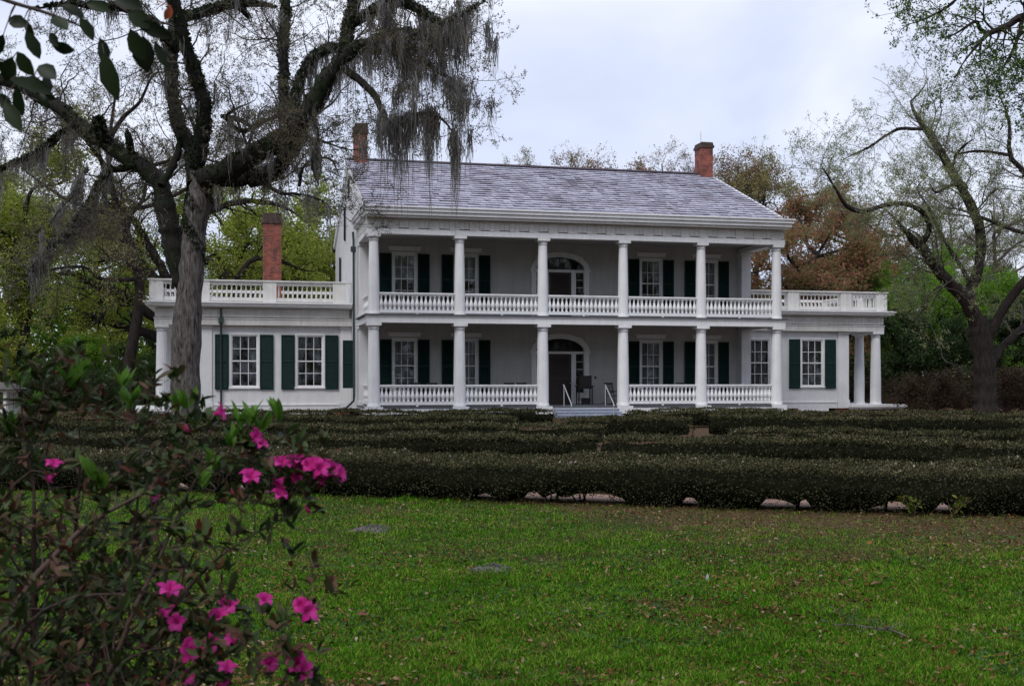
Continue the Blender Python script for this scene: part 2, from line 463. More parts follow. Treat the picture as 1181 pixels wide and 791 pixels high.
FL1, FL2 = .53, 4.56
def wall_grid(mb, axis, c, thick, a0, a1, z0, z1, ops):
    """wall in the plane axis=c ('y' or 'x') spanning a0..a1, z0..z1 with rectangular openings (a0,a1,z0,z1); has thickness and reveals"""
    As = sorted({a0, a1, *[o[0] for o in ops], *[o[1] for o in ops]}); Zs = sorted({z0, z1, *[o[2] for o in ops], *[o[3] for o in ops]})
    def P(a, d, z): return (a, c + d, z) if axis == 'y' else (c + d, a, z)
    for i in range(len(As) - 1):
        for j in range(len(Zs) - 1):
            am, zm = (As[i] + As[i + 1]) / 2, (Zs[j] + Zs[j + 1]) / 2
            if any(o[0] < am < o[1] and o[2] < zm < o[3] for o in ops): continue
            for d in (0, thick):
                mb.add([P(As[i], d, Zs[j]), P(As[i + 1], d, Zs[j]), P(As[i + 1], d, Zs[j + 1]), P(As[i], d, Zs[j + 1])], [(0, 1, 2, 3)])
    for o in list(ops) + [(a0, a1, z0, z1)]:
        q = [(o[0], o[2]), (o[1], o[2]), (o[1], o[3]), (o[0], o[3])]
        for k in range(4):
            (aa, za), (ab, zb) = q[k], q[(k + 1) % 4]
            mb.add([P(aa, 0, za), P(ab, 0, zb), P(ab, thick, zb), P(aa, thick, za)], [(0, 1, 2, 3)])

GY = 3.9       # gallery back wall
BY = 16.6      # back of the house
WX = (1.9, 4.84, 14.16, 17.1)
LW = (1.15, 3.58, 1.04)       # lower window z0, z1, width
UW = (5.3, 7.62, 1.04)
DX = 9.5
ops = [(x - LW[2] / 2, x + LW[2] / 2, LW[0], LW[1]) for x in WX] + [(x - UW[2] / 2, x + UW[2] / 2, UW[0], UW[1]) for x in WX]
ops += [(DX - 1.22, DX + 1.22, FL1, 3.78), (DX - 1.22, DX + 1.22, FL2, 7.72)]
w = MB(); wall_grid(w, 'y', GY, .28, -.3, LEN + .3, .2, 8.8, ops)
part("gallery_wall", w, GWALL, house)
# body: clapboard side walls and gables (boards modelled), back wall, inner floors
def zroof(y):
    return 9.15 + (y + .55) * (12.78 - 9.15) / 9.05 if y < 8.5 else 12.78 - (y - 8.5) * (12.78 - 9.15) / 9.05
RS = (12.78 - 9.15) / 9.05
w = MB()
for xs, sgn in ((-.3, -1), (LEN + .3, 1)):
    z = .2
    while z < 12.6:
        zt = z + .14
        if zt < 8.8: ya, yb = GY - .001, BY
        else:
            dy = (12.72 - zt) / RS
            ya, yb = max(8.5 - dy, -.15 if zt < 9.4 else -9), min(8.5 + dy, BY)
            ya = max(ya, -.15)
        if xs < 0 and zt > 3.55 - .2 and False: pass
        w.add([(xs + sgn * .022, ya, z), (xs + sgn * .022, yb, z), (xs, yb, zt + .02), (xs, ya, zt + .02)], [(0, 1, 2, 3)])
        w.add([(xs + sgn * .022, ya, z), (xs + sgn * .022, yb, z), (xs - sgn * .01, yb, z), (xs - sgn * .01, ya, z)], [(0, 1, 2, 3)])
        z = zt
    w.box(xs - sgn * .06, xs - sgn * .16, GY + .30, BY - .3, .2, 8.75)
w.box(-.3, LEN + .3, BY - .25, BY, .2, 9.0)
part("clapboard_wall", w, WHITE, house)
w = MB()
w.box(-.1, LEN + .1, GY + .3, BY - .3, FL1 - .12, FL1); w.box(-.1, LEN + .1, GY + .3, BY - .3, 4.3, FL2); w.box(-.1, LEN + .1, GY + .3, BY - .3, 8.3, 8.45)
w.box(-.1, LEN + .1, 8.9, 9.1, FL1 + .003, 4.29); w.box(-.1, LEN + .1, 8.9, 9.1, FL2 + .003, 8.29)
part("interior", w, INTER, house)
for x in np.arange(-.2, 19.4, 3.8): part("brick_pier", MB().box(x - .3, x + .3, -.02, .5, -.1, .195), BRICK, house)

# gallery floors, beams, ceiling, entablature
w = MB(); w.box(-.36, LEN + .36, -.30, GY - .004, FL1 - .08, FL1); part("porch_floor", w, FLOORM, house)
w = MB(); w.box(-.33, LEN + .33, -.28, -.1, .2, FL1 - .083); w.box(-.33, -.15, -.097, GY, .2, FL1 - .083); w.box(LEN + .15, LEN + .33, -.097, GY, .2, FL1 - .083)
for i in range(6): w.box(i * 3.8 - .37, i * 3.8 + .37, -.36, .3, .17, FL1 - .005)
part("porch_skirting", w, TRIM, house)
w = MB(); w.box(-.42, LEN + .42, -.38, GY - .004, FL2 - .05, FL2); part("upper_gallery_floor", w, FLOORM, house)
w = MB(); w.box(-.33, LEN + .33, -.30, .22, 4.19, 4.47); w.box(-.36, LEN + .36, -.33, .22, 4.44, 4.505)
for xs in (-.33, LEN - .19): w.box(xs, xs + .52, .223, GY - .003, 4.192, 4.468)
part("gallery_beam", w, TRIM, house)
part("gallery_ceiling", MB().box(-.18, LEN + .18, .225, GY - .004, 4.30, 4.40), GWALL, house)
# entablature with hanging scalloped boards
w = MB()
w.box(-.31, LEN + .31, -.28, .22, 8.04, 8.27); w.box(-.20, LEN + .20, -.14, .22, 8.27, 8.80)
for xs in (-.31, LEN - .19): w.box(xs, xs + .50, .223, GY - .003, 8.042, 8.27); w.box(xs + .12, xs + .38, .223, GY - .003, 8.273, 8.80)
part("entablature", w, TRIM, house)
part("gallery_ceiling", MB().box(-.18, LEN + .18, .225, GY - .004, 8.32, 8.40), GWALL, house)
w = MB()
rg = random.Random(4)
x = -.30; k = 0
while x < LEN + .2:
    wd = .225
    w.box(x + .004, x + wd - .004, -.283 - (.018 if k % 4 in (0,) else 0.0), -.262, 8.33 - (.05 if k % 4 in (0, 1) else 0) - rg.uniform(0, .015), 8.72)
    x += wd; k += 1
y = -.25
while y < GY - .3:
    w.box(-.313, -.292, y + .004, y + .22, 8.33 - (.05 if k % 4 in (0, 1) else 0), 8.72); k += 1; y += .225
part("frieze_boards", w, CREAM, house)
w = MB()
def cornice(w, x0, x1, y0, y1):
    for dz0, dz1, e in ((8.73, 8.83, .34), (8.83, 8.98, .46), (8.985, 9.13, .54), (9.13, 9.19, .60)):
        w.box(x0 - e + .3, x1 + e - .3, y0 - e, y1, dz0, dz1)
cornice(w, -.28, LEN + .28, -.26, .4)
for sx in (-1, 1):
    for dz0, dz1, e in ((8.73, 8.83, .04), (8.83, 8.98, .16), (8.985, 9.13, .24), (9.13, 9.19, .30)):
        xa = -.3 if sx < 0 else LEN + .3
        w.box(xa, xa + sx * (e + .03), .403, 4.3, dz0, dz1)
# rake boards
for sx, xa in ((-1, -.3), (1, LEN + .3)):
    for y0, y1 in ((.2, 8.5), (16.8, 8.5)):
        w.bar((xa + sx * .06, y0, zroof(y0) - .16), (xa + sx * .06, y1, zroof(y1) - .16), .10, .26)
part("cornice", w, TRIM, house)

# roof: slates in real courses
w = MB(); r_ = np.random.default_rng(3)
nrm = np.array([0, -RS, 1.0]); nrm /= np.linalg.norm(nrm)
sl = np.array([0, 1.0, RS]); sl /= np.linalg.norm(sl)
SL = 9.05 / sl[1]
XL, XR = -.42, LEN + .22
cs = .44
for side in (0, 1):
    ncs = int(SL / cs)
    for i in range(ncs):
        x = XL - r_.uniform(0, .25)
        wave = lambda xx: .035 * sin(xx * 1.1 + i * .35) + .02 * sin(xx * 3.1 + i * 2.0)
        qs = []
        while x < XR:
            wd = r_.uniform(.24, .36); xa, xb = max(x, XL), min(x + wd, XR)
            if xb - xa > .03: qs.append((xa, xb - .006))
            x += wd
        V = []; Fc = []
        for xa, xb in qs:
            s0 = i * cs - wave((xa + xb) / 2) - r_.uniform(0, .035); s1 = (i + 1) * cs + .06
            lift = .068 + r_.uniform(-.008, .02)
            for xx, ss, l in ((xa, s0, lift), (xb, s0, lift + r_.uniform(-.006, .006)), (xb, s1, .012), (xa, s1, .012), (xa, s0, lift - .03), (xb, s0, lift - .03)):
                p = np.array([xx, -.55, 9.15]) + sl * ss + nrm * l
                if side: p[1] = 17 - p[1]
                V.append(p)
            b = len(V) - 6
            Fc += [(b, b + 1, b + 2, b + 3), (b + 4, b + 5, b + 1, b)]
        w.add(V, Fc)
roof = part("roof", w, SLATE, house)
w = MB()
for side in (0, 1):
    V = [np.array([xx, -.5, 9.15]) + sl * ss + nrm * l for xx in (XL + .02, XR - .02) for ss in (0, SL) for l in (-.10, 0)]
    if side:
        for p in V: p[1] = 17 - p[1]
    w.add(V, [(0, 1, 3, 2), (4, 6, 7, 5), (0, 4, 5, 1), (2, 3, 7, 6), (1, 5, 7, 3), (0, 2, 6, 4)])
part("roof_deck", w, DARKWOOD, roof)
w = MB(); w.bar((XL, 8.5, 12.86), (XR, 8.5, 12.86), .34, .07); part("ridge_cap", w, simple("dark_ridge_metal", [(.3, (.08, .06, .08)), (.7, (.14, .11, .13))], 3, .5), roof)

def chimney(name, parent, xa, xb, ya, yb, z0, z1, cap=.35, **kw):
    w = MB(); w.box(xa, xb, ya, yb, z0, z1 - cap)
    ch = part(name, w, BRICK, parent, **kw)
    w = MB(); w.box(xa - .06, xb + .06, ya - .06, yb + .06, z1 - cap, z1 - cap * .55); w.box(xa - .02, xb + .02, ya - .02, yb + .02, z1 - cap * .55, z1 - .06)
    for q in range(4):
        t = [(xa, xb, ya, ya + .14), (xa, xb, yb - .14, yb), (xa, xa + .14, ya + .143, yb - .143), (xb - .14, xb, ya + .143, yb - .143)][q]
        w.box(*t, z1 - .06, z1 + .02)
    part("chimney_cap", w, SOOT, ch)
    return ch
chimney("chimney", roof, -.02, .58, 7.9, 9.1, 11.8, 14.55, .5, label="tall brick chimney at the left end of the ridge")
c2 = chimney("chimney", roof, LEN - .50, LEN + .14, 7.9, 8.9, 11.8, 14.45, .28, label="brick chimney with a thin rod at the right end of the ridge")
w = MB(); w.tube([(LEN - .35, 8.4, 14.3), (LEN - .35, 8.4, 15.15)], .018, 6); part("lightning_rod", w, METAL, c2)

# ---- columns
def column_mesh(h, rb, rt, aw, ah, flute=0):
    w = MB(); n = 24 if not flute else 96
    hs = h - ah
    prof = [(rb * 1.12, 0), (rb * 1.12, .07), (rb * 1.04, .11), (rb, .16), (rb * .985, hs * .35), (rb * .93, hs * .6), (rt * 1.02, hs - .22), (rt * 1.0, hs - .16), (rt * 1.1, hs - .15), (rt * 1.1, hs - .12), (rt, hs - .11), (rt * 1.06, hs - .06), (aw * .47, hs - .008), (aw * .47, hs)]
    w.lathe(prof, n, flute=flute, fdepth=.05)
    return w.box(-aw / 2, aw / 2, -aw / 2, aw / 2, hs, h - .003)
cm1 = column_mesh(4.19 - FL1, .27, .225, .62, .13).mesh("column", TRIM)
cm2 = column_mesh(8.04 - FL2, .24, .195, .56, .12).mesh("upper_column", TRIM)
for i in range(6):
    link("column", cm1, house, (i * 3.8, 0, FL1)); link("column", cm2, house, (i * 3.8, 0, FL2))
# back pilasters on the gallery wall ends
w = MB()
for z0, z1 in ((FL1, 4.18), (FL2, 8.03)):
    w.box(-.25, .25, -.25, .25, z0, z1 - .12); w.box(-.3, .3, -.3, .3, z1 - .12, z1); w.box(-.29, .29, -.29, .29, z0, z0 + .18)
pm = w.mesh("pilaster", WHITE)
link("pilaster", pm, house, (-.02, GY - .26, 0)); link("pilaster", pm, house, (LEN + .02, GY - .26, 0))

# ---- balustrades
RH = .95
bp_ = [(.03, 0), (.06, .02), (.06, .05), (.03, .075), (.065, .14), (.092, .22), (.090, .29), (.06, .38), (.036, .49), (.034, .53), (.055, .555), (.055, .58), (.036, .60), (.055, .62)]
balm = MB().lathe(bp_, 8).mesh("baluster", TRIM)
baln = [0]
def rail_bay(a, b, z, n, single, label=None):
    """balustrade between points a, b (house xy)"""
    a = np.array([*a, 0.]); b = np.array([*b, 0.]); d = b - a; L = np.linalg.norm(d); ang = math.atan2(d[1], d[0])
    w = MB()
    w.box(0, L, -.07, .07, .83, .89); w.box(0, L, -.10, .10, .89, .93); w.box(0, L, -.085, .085, .93, .955)
    w.box(0, L, -.08, .08, .07, .205); w.box(L / 2 - .05, L / 2 + .05, -.07, .07, 0, .07)
    r = part("railing", w, TRIM, house, (a[0], a[1], z), ang, label)
    st = L / n
    if single:
        for i in range(n): link("baluster", balm, r, (st * (i + .5), 0, .206))
    else:
        w = MB()
        for i in range(n): w.lathe(bp_, 8, (st * (i + .5), 0, .206))
        q = part("balusters", w, TRIM, r); q["kind"] = "stuff"
for i in (0, 1, 3, 4): rail_bay((i * 3.8 + .26, 0), (i * 3.8 + 3.54, 0), FL1, 17, True)
for i in range(5): rail_bay((i * 3.8 + .23, 0), (i * 3.8 + 3.57, 0), FL2, 17, i == 0)
for z in (FL1, FL2):
    for x in (-.02, LEN + .02): rail_bay((x, .26), (x, GY - .53), z, 16, False)

# ---- windows
WC = {}
def window(parent, xc, z0, z1, wd, y, cols=3, rows=4, shade=0.0, head=True, axis='y'):
    key = (round(wd, 2), round(z1 - z0, 2), cols, rows, head)
    h = z1 - z0
    if key not in WC:
        f = MB(); fw = .07
        f.box(-wd / 2, -wd / 2 + fw, .02, .16, 0, h); f.box(wd / 2 - fw, wd / 2, .02, .16, 0, h)
        f.box(-wd / 2 + fw, wd / 2 - fw, .02, .16, h - fw, h); f.box(-wd / 2 + fw, wd / 2 - fw, .02, .16, 0, fw)
        # outer casing proud of the wall
        f.box(-wd / 2 - .09, -wd / 2 + .01, -.03, .019, -.02, h); f.box(wd / 2 - .01, wd / 2 + .09, -.03, .019, -.02, h)
        f.box(-wd / 2 - .09, wd / 2 + .09, -.032, .018, h, h + .10)
        if head: f.box(-wd / 2 - .22, wd / 2 + .22, -.05, .017, h + .16, h + .30); f.box(-wd / 2 - .27, wd / 2 + .27, -.08, .016, h + .30, h + .36)
        iw = wd - 2 * fw; ih = h - 2 * fw
        f.box(-iw / 2, iw / 2, .03, .13, h / 2 - .028, h / 2 + .028)
        for c in range(1, cols):
            xx = -iw / 2 + iw * c / cols; f.box(xx - .014, xx + .014, .06, .10, fw, h / 2 - .03); f.box(xx - .014, xx + .014, .05, .09, h / 2 + .03, h - fw)
        for r in range(1, rows):
            if r * 2 == rows: continue
            zz = fw + ih * r / rows; f.box(-iw / 2, iw / 2, .062, .098, zz - .014, zz + .014)
        g = MB(); g.box(-iw / 2, iw / 2, .075, .079, fw, h - fw)
        s = MB(); s.box(-wd / 2 - .14, wd / 2 + .14, -.09, .10, -.085, -.022)
        # lace curtains tied back to both sides
        cu = MB(); nz, nx = 14, 22
        for sd_ in (-1, 1):
            V = []
            for i in range(nz + 1):
                t = i / nz; zz = h - .1 - t * (h - .25)
                inner = .04 + .42 * (t / .62) ** 1.6 if t < .62 else .46 - .12 * (t - .62) / .38
                for j in range(nx + 1):
                    q = j / nx; xx = sd_ * (iw / 2 - q * (iw / 2 - inner * iw))
                    V.append((xx, .30 + .03 * sin(q * 26 + t * 2) + .01 * sin(q * 61), zz))
            idx = np.arange(nz)[:, None] * (nx + 1) + np.arange(nx)[None, :]
            cu.add(V, np.stack([idx, idx + 1, idx + nx + 2, idx + nx + 1], -1).reshape(-1, 4), True)
        # straight sheer drapes
        c2_ = MB(); V = []
        for i in range(2):
            for j in range(61): V.append((-iw / 2 + iw * j / 60, .30 + .03 * sin(j * .9) + .012 * sin(j * 2.3), h - .1 - i * (h - .2)))
        idx = np.arange(60)
        c2_.add(V, np.stack([idx, idx + 1, idx + 62, idx + 61], -1), True)
        b = MB(); b.box(-iw / 2, iw / 2, .20, .215, 0, 1)
        WC[key] = [f.mesh("window", TRIM), g.mesh("pane", GLASS), s.mesh("sill", TRIM), cu.mesh("curtain", CURT), c2_.mesh("curtain", CURT2), b.mesh("blind", BLIND)]
    m = WC[key]
    fo = link("window", m[0], parent, (xc, y, z0))
    link("pane", m[1], fo); link("sill", m[2], fo)
    link("curtain", m[3 if shade != 2 else 4], fo)
    if 0 < shade < 1:
        bo = link("blind", m[5], fo, (0, 0, h - .07 - shade * h)); bo.scale = (1, 1, shade * h)
    return fo
BLIND = simple("window_blind", [(.3, (.42, .42, .41)), (.7, (.5, .5, .49))], 3, .9)
CURT2 = simple("sheer_drape", [(.3, (.30, .29, .28)), (.7, (.42, .41, .40))], 6, .95, sc=(3, 1, .2))
SC = {}
def shutter(parent, x, y, z0, z1, wd, rz=0):
    key = (round(wd, 2), round(z1 - z0, 2))
    if key not in SC:
        h = z1 - z0; s = MB(); st = .07
        s.box(0, st, -.02, .025, 0, h); s.box(wd - st, wd, -.02, .025, 0, h)
        for za, zb in ((0, .12), (h * .5 - .05, h * .5 + .05), (h - .10, h)): s.box(st, wd - st, -.018, .023, za, zb)
        for za, zb in ((.12, h * .5 - .05), (h * .5 + .05, h - .10)):
            n = int((zb - za) / .055)
            for i in range(n):
                zz = za + (i + .5) * (zb - za) / n
                s.bar((st, 0, zz), (wd - st, 0, zz), .008, .06)
                k = s.c[-1][0]; k[:, 1] += (k[:, 2] - zz) * .5
        SC[key] = s.mesh("shutter", GREEN)
    return link("shutter", SC[key], parent, (x, y, z0), rz)
for i, x in enumerate(WX):
    window(house, x, *LW, GY, shade=2)
    window(house, x, *UW, GY, shade=.45 if i < 2 else 0)
    for z0, z1, wd in (LW, UW):
        shutter(house, x - wd / 2 - .10 - .56, GY - .07, z0 - .05, z1 + .02, .56); shutter(house, x + wd / 2 + .10, GY - .07, z0 - .05, z1 + .02, .56)

# ---- front doors with sidelights and fanlight
def arch_pts(rx, rz, n=24):
    return [(rx * cos(a), rz * sin(a)) for a in np.linspace(pi, 0, n + 1)]
def doorway(z, dtop, ztr, ztop, lab):
    """z floor, dtop door head, ztr spring of arch, ztop crown"""
    fr = MB()
    # pilaster casings, transom, mullions
    for s in (-1, 1):
        fr.box(DX + s * 1.20, DX + s * 1.45, GY - .06, GY + .10, z, ztr + .02)
        fr.box(DX + s * 1.17, DX + s * 1.52, GY - .09, GY + .09, ztr - .10, ztr + .03)
        fr.box(DX + s * .57, DX + s * .80, GY + .0, GY + .16, z, dtop + .02)
        fr.box(DX + s * .80, DX + s * 1.20, GY + .01, GY + .15, z, z + .55)
        for k in range(1, 5):
            zz = z + .55 + (dtop - z - .55) * k / 5; fr.box(DX + s * .80, DX + s * 1.20, GY + .06, GY + .10, zz - .012, zz + .012)
    fr.box(DX - 1.20, DX + 1.20, GY - .03, GY + .17, dtop, ztr)
    # spandrel and arch moulding
    a = arch_pts(1.22, ztop - ztr); rxo, rzo = 1.47, ztop - ztr + .24; b = arch_pts(rxo, rzo)
    V = []
    for (xa, za), (xb, zb) in zip(a, b):
        V += [(DX + xa, GY - .07, ztr + za), (DX + xb, GY - .07, ztr + zb), (DX + xa, GY + .12, ztr + za), (DX + xb, GY + .0, ztr + zb)]
    i = np.arange(24) * 4
    fr.add(V, np.concatenate([np.stack([i, i + 4, i + 5, i + 1], 1), np.stack([i, i + 2, i + 6, i + 4], 1), np.stack([i + 1, i + 5, i + 7, i + 3], 1)]))
    V = []
    for xa, za in a: V += [(DX + xa, GY + .05, ztr + za), (DX + xa, GY + .05, ztop + .07)]
    i = np.arange(24) * 2
    fr.add(V, np.stack([i, i + 2, i + 3, i + 1], 1))
    f = part("door_surround", fr, TRIM, house, label=lab)
    # fanlight: glass with radiating bars
    g = MB(); V = [(DX, GY + .09, ztr)] + [(DX + xa, GY + .09, ztr + za) for xa, za in arch_pts(1.22, ztop - ztr)]
    g.add(V, [(0, k, k + 1) for k in range(1, 25)])
    fl = part("fanlight", g, GLASS, f)
    bars = MB()
    for an in np.linspace(pi, 0, 9)[1:-1]:
        bars.bar((DX + .25 * cos(an), GY + .07, ztr + .12 * sin(an)), (DX + 1.2 * cos(an), GY + .07, ztr + (ztop - ztr) * .98 * sin(an)), .02, .02)
    sa = arch_pts(.28, .14)
    bars.tube([(DX + p[0], GY + .07, ztr + p[1]) for p in sa], .015, 6)
    part("fanlight_bars", bars, DOOR, f)
    for s in (-1, 1):
        g = MB(); g.box(DX + s * .80, DX + s * 1.20, GY + .076, GY + .08, z + .55, dtop); part("sidelight", g, GLASS, f)
    d = MB(); d.box(DX - .57, DX + .57, GY + .06, GY + .10, z, dtop)
    n = int((dtop - z - .2) / .09)
    for k in range(n):
        zz = z + .12 + k * .09
        d.add([(DX - .44, GY + .03, zz), (DX + .44, GY + .03, zz), (DX + .44, GY + .058, zz + .08), (DX - .44, GY + .058, zz + .08), (DX - .44, GY + .06, zz), (DX + .44, GY + .06, zz)], [(0, 1, 2, 3), (4, 5, 1, 0)])
    for s in (-1, 1): d.box(DX + s * .45, DX + s * .57, GY + .02, GY + .058, z, dtop - .002)
    d.box(DX - .447, DX + .447, GY + .022, GY + .057, z + 1.15, z + 1.3)
    dd = part("door", d, DOOR, house)
    k = MB().lathe([(.012, 0), (.012, .04), (.03, .05), (.032, .075), (.012, .09)], 10); me = k.mesh("door_knob", METAL)
    ko = link("door_knob", me, dd, (DX + .50, GY + .02, z + 1.0)); ko.rotation_euler = (radians(90), 0, 0)
doorway(FL1, 2.96, 3.08, 3.70, None)
doorway(FL2, 6.92, 7.05, 7.66, None)
w = MB(); w.box(DX + 1.75, DX + 1.83, GY - .03, GY, 1.75, 1.87); part("doorbell_plate", w, DARKWOOD, house)

# ---- entrance steps and hand rails (parts of the porch)
w = MB()
for k in range(3):
    w.box(7.6 + .42, 11.4 - .42, -.40 - .32 * (k + 1), -.36 - .32 * k + .02, .02 + .001 * k, FL1 - .13 * (k + 1) - .03)
    w.box(7.6 + .40, 11.4 - .40, -.43 - .32 * (k + 1), -.36 - .32 * k, FL1 - .13 * (k + 1) - .028, FL1 - .13 * (k + 1))
part("entrance_steps", w, STEP, house)
for xr in (lx(652, -.5), lx(700, -.5)):
    w = MB()
    w.tube([(xr, -.28, FL1), (xr, -.28, FL1 + .90)], .022, 8); w.tube([(xr, -1.45, .05), (xr, -1.45, .62)], .022, 8)
    w.tube([(xr, -.20, FL1 + .95), (xr, -.28, FL1 + .92), (xr, -1.50, .62), (xr, -1.56, .55)], .026, 8)
    part("hand_rail", w, METAL, house)

# ---- drain pipe and shutter on the left side wall
w = MB()
w.tube([(-.45, 4.7, 8.7), (-.42, 4.7, 8.3), (-.40, 4.7, 1.0), (-.42, 4.7, .7), (-.75, 4.75, .38), (-1.1, 4.8, .3)], .055, 8)
w.box(-.55, -.33, 4.58, 4.82, 7.75, 8.0)
part("drain_pipe", w, DGREEN, house)
shutter(house, -.84, 5.7, 1.3, 3.6, .5)
for yy, z0, z1 in ((9.8, 8.9, 10.6), (12.6, 6.6, 8.3)): shutter(house, -.42, yy, z0, z1, .5, rz=radians(80))
w = MB(); w.box(-.36, -.33, 7.9, 8.5, 10.9, 11.8); part("attic_shutter", w, GREEN, house)

# ---- side wings
WY = 6.9; WD = 6.2
def wing(sx, lab):
    X = (lambda x: x) if sx < 0 else (lambda x: LEN - x)
    def bx(w, a, b, *r): w.box(X(a), X(b), *r)
    wz0, wz1, wwd = 1.36, 3.86, 1.27
    xs = (-2.33, -5.45)
    w = MB()
    o = []
    for x in xs: a, b = sorted((X(x - wwd / 2), X(x + wwd / 2))); o.append((a, b, wz0, wz1))
    a, b = sorted((X(-7.55), X(-.3)))
    wall_grid(w, 'y', WY, .25, a, b, .16, 4.32, o)
    bx(w, -7.55, -7.25, WY + .253, WY + WD, .16, 4.32); bx(w, -7.55, -.3, WY + WD, WY + WD + .2, .16, 4.32)
    part("wing_wall", w, WHITE, house, label=lab)
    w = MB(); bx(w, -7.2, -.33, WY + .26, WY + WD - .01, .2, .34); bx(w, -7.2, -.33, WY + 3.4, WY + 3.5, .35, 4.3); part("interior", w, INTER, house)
    w = MB()
    for xa, xb in ((-7.6, -6.96), (-.86, -.325)):
        bx(w, xa, xb, WY - .07, WY - .003, .45, 4.17); bx(w, xa - .05, xb + .05 if xb < -1 else xb, WY - .11, WY - .004, 4.17, 4.31)
        bx(w, xa - .04, xb + .04 if xb < -1 else xb, WY - .10, WY - .005, .17, .62)
    bx(w, -6.9, -.92, WY - .05, WY - .003, .17, .46); bx(w, -6.9, -.92, WY - .075, WY - .003, .46, .51)
    part("pilaster", w, WHITE, house)
    # entablature of the wing runs on over the end portico
    w = MB()
    bx(w, -9.6, -.325, WY - .28, WY + WD + .3, 4.32, 4.65); bx(w, -9.63, -.326, WY - .31, WY + WD + .33, 4.60, 4.66)
    bx(w, -9.45, -.327, WY - .12, WY + WD + .2, 4.66, 5.15)
    part("wing_entablature", w, CREAM, house)
    w = MB()
    x = -9.57
    while x < -.5:
        bx(w, x + .004, min(x + .19, -.33), WY - .272, WY - .252, 4.71 - rg.uniform(0, .02), 5.12); x += .194
    part("frieze_boards", w, CREAM, house)
    w = MB()
    for z0, z1, e in ((5.15, 5.22, .32), (5.22, 5.34, .44), (5.34, 5.42, .52)): bx(w, -9.55 - e, -.33, WY - .22 - e, WY + WD + .25 + e, z0, z1)
    part("wing_cornice", w, TRIM, house)
    # roof balustrade
    w = MB()
    zb, zt = 5.42, 6.42
    piers = (-9.55, -7.42, -4.30, -.95)
    for p in piers: bx(w, p - .28, p + .36, WY - .20, WY + .10, zb, zt)
    bx(w, -9.9, -.34, WY - .24, WY + .14, zt, zt + .07)
    for p, q in zip(piers[:-1], piers[1:]):
        bx(w, p + .363, q - .283, WY - .14, WY + .04, zt - .16, zt - .002); bx(w, p + .363, q - .283, WY - .14, WY + .04, zb + .06, zb + .24)
        n = int((q - p - .64) / .21)
        for k in range(n):
            xx = p + .36 + (k + .5) * (q - p - .64) / n; w.lathe([(.03, 0), (.05, .03), (.028, .06), (.052, .18), (.03, .42), (.028, .52), (.05, .56), (.05, .6)], 6, (X(xx), WY - .05, zb + .24))
    for ys, ye in ((WY + .10, WY + WD + .3),):
        for k in range(4):
            yy = ys + k * (ye - ys) / 3
            if k: bx(w, -9.83, -9.53, yy - .3, yy + .2, zb, zt)
        bx(w, -9.87, -9.49, ys, ye, zt + .001, zt + .068); bx(w, -9.77, -9.59, ys, ye, zt - .16, zt - .001); bx(w, -9.77, -9.59, ys, ye, zb + .06, zb + .24)
        n = int((ye - ys) / .24)
        for k in range(n): w.lathe([(.03, 0), (.05, .03), (.028, .06), (.052, .18), (.03, .42), (.028, .52), (.05, .56), (.05, .6)], 6, (X(-9.68), ys + (k + .5) * (ye - ys) / n, zb + .24))
    # back run
    bx(w, -9.87, -.34, WY + WD + .25, WY + WD + .45, zt - .08, zt + .07); bx(w, -9.87, -.34, WY + WD + .28, WY + WD + .42, zb + .06, zb + .24)
    n = 36
    for k in range(n): w.lathe([(.03, 0), (.05, .03), (.028, .06), (.052, .18), (.03, .42), (.05, .6)], 5, (X(-9.5 + (k + .5) * 9 / n), WY + WD + .35, zb + .24))
    part("roof_balustrade", w, CREAM, house)
    for x in xs:
        window(house, X(x), wz0, wz1, wwd, WY, head=False, shade=0 if sx < 0 else 2)
        if sx > 0 and x == xs[0]: continue
        shutter(house, X(x) - wwd / 2 - .10 - .64, WY - .07, wz0 - .12, wz1 + .02, .64); shutter(house, X(x) + wwd / 2 + .10, WY - .07, wz0 - .12, wz1 + .02, .64)
    # portico: floor slab, fluted columns
    w = MB(); bx(w, -10.9, -7.56, WY - .45, WY + WD + .6, .22, .36); bx(w, -10.8, -7.6, WY - .38, WY + WD + .5, .12, .22)
    part("portico_floor", w, TRIM, house)
    w = MB(); bx(w, -10.7, -7.62, WY - .3, WY + WD + .4, -.05, .118); part("portico_foundation", w, BRICK, house)
    for a, b in ((-7.6, -6.9), (-5.0, -3.6), (-1.3, -.4)):
        w = MB(); bx(w, a, b, WY - .02, WY + .2, -.05, .158); part("brick_pier", w, BRICK, house)
    cmw = column_mesh(4.32 - .36, .29, .235, .64, .13, flute=16).mesh("fluted_column", WHITE)
    for yy in (WY + .02, WY + 1.75, WY + 3.9, WY + WD - .1): link("column", cmw, house, (X(-9.26), yy, .36))
    w = MB(); bx(w, -6.4, -4.6, WY - .06, WY - .01, .02, .165); bx(w, -3.4, -1.5, WY - .06, WY - .01, .02, .165)
    part("foundation_vent_board", w, TRIM, house)
wing(-1, "left wing wall with two shuttered windows"); wing(1, "right wing wall")
w = MB(); xq = lx(255, WY)
w.tube([(xq, WY - .33, 5.1), (xq, WY - .33, 4.5), (xq, WY - .12, 4.1), (xq, WY - .12, .1)], .05, 8); w.box(xq - .12, xq + .12, WY - .45, WY - .2, 4.42, 4.68)
part("drain_pipe", w, DGREEN, house)
xq = lx(314, 9.5)
chimney("chimney", house, xq - .45, xq + .45, 9.3, 10.2, 5.3, 10.1, .5, label="slim brick chimney rising from the left wing roof")

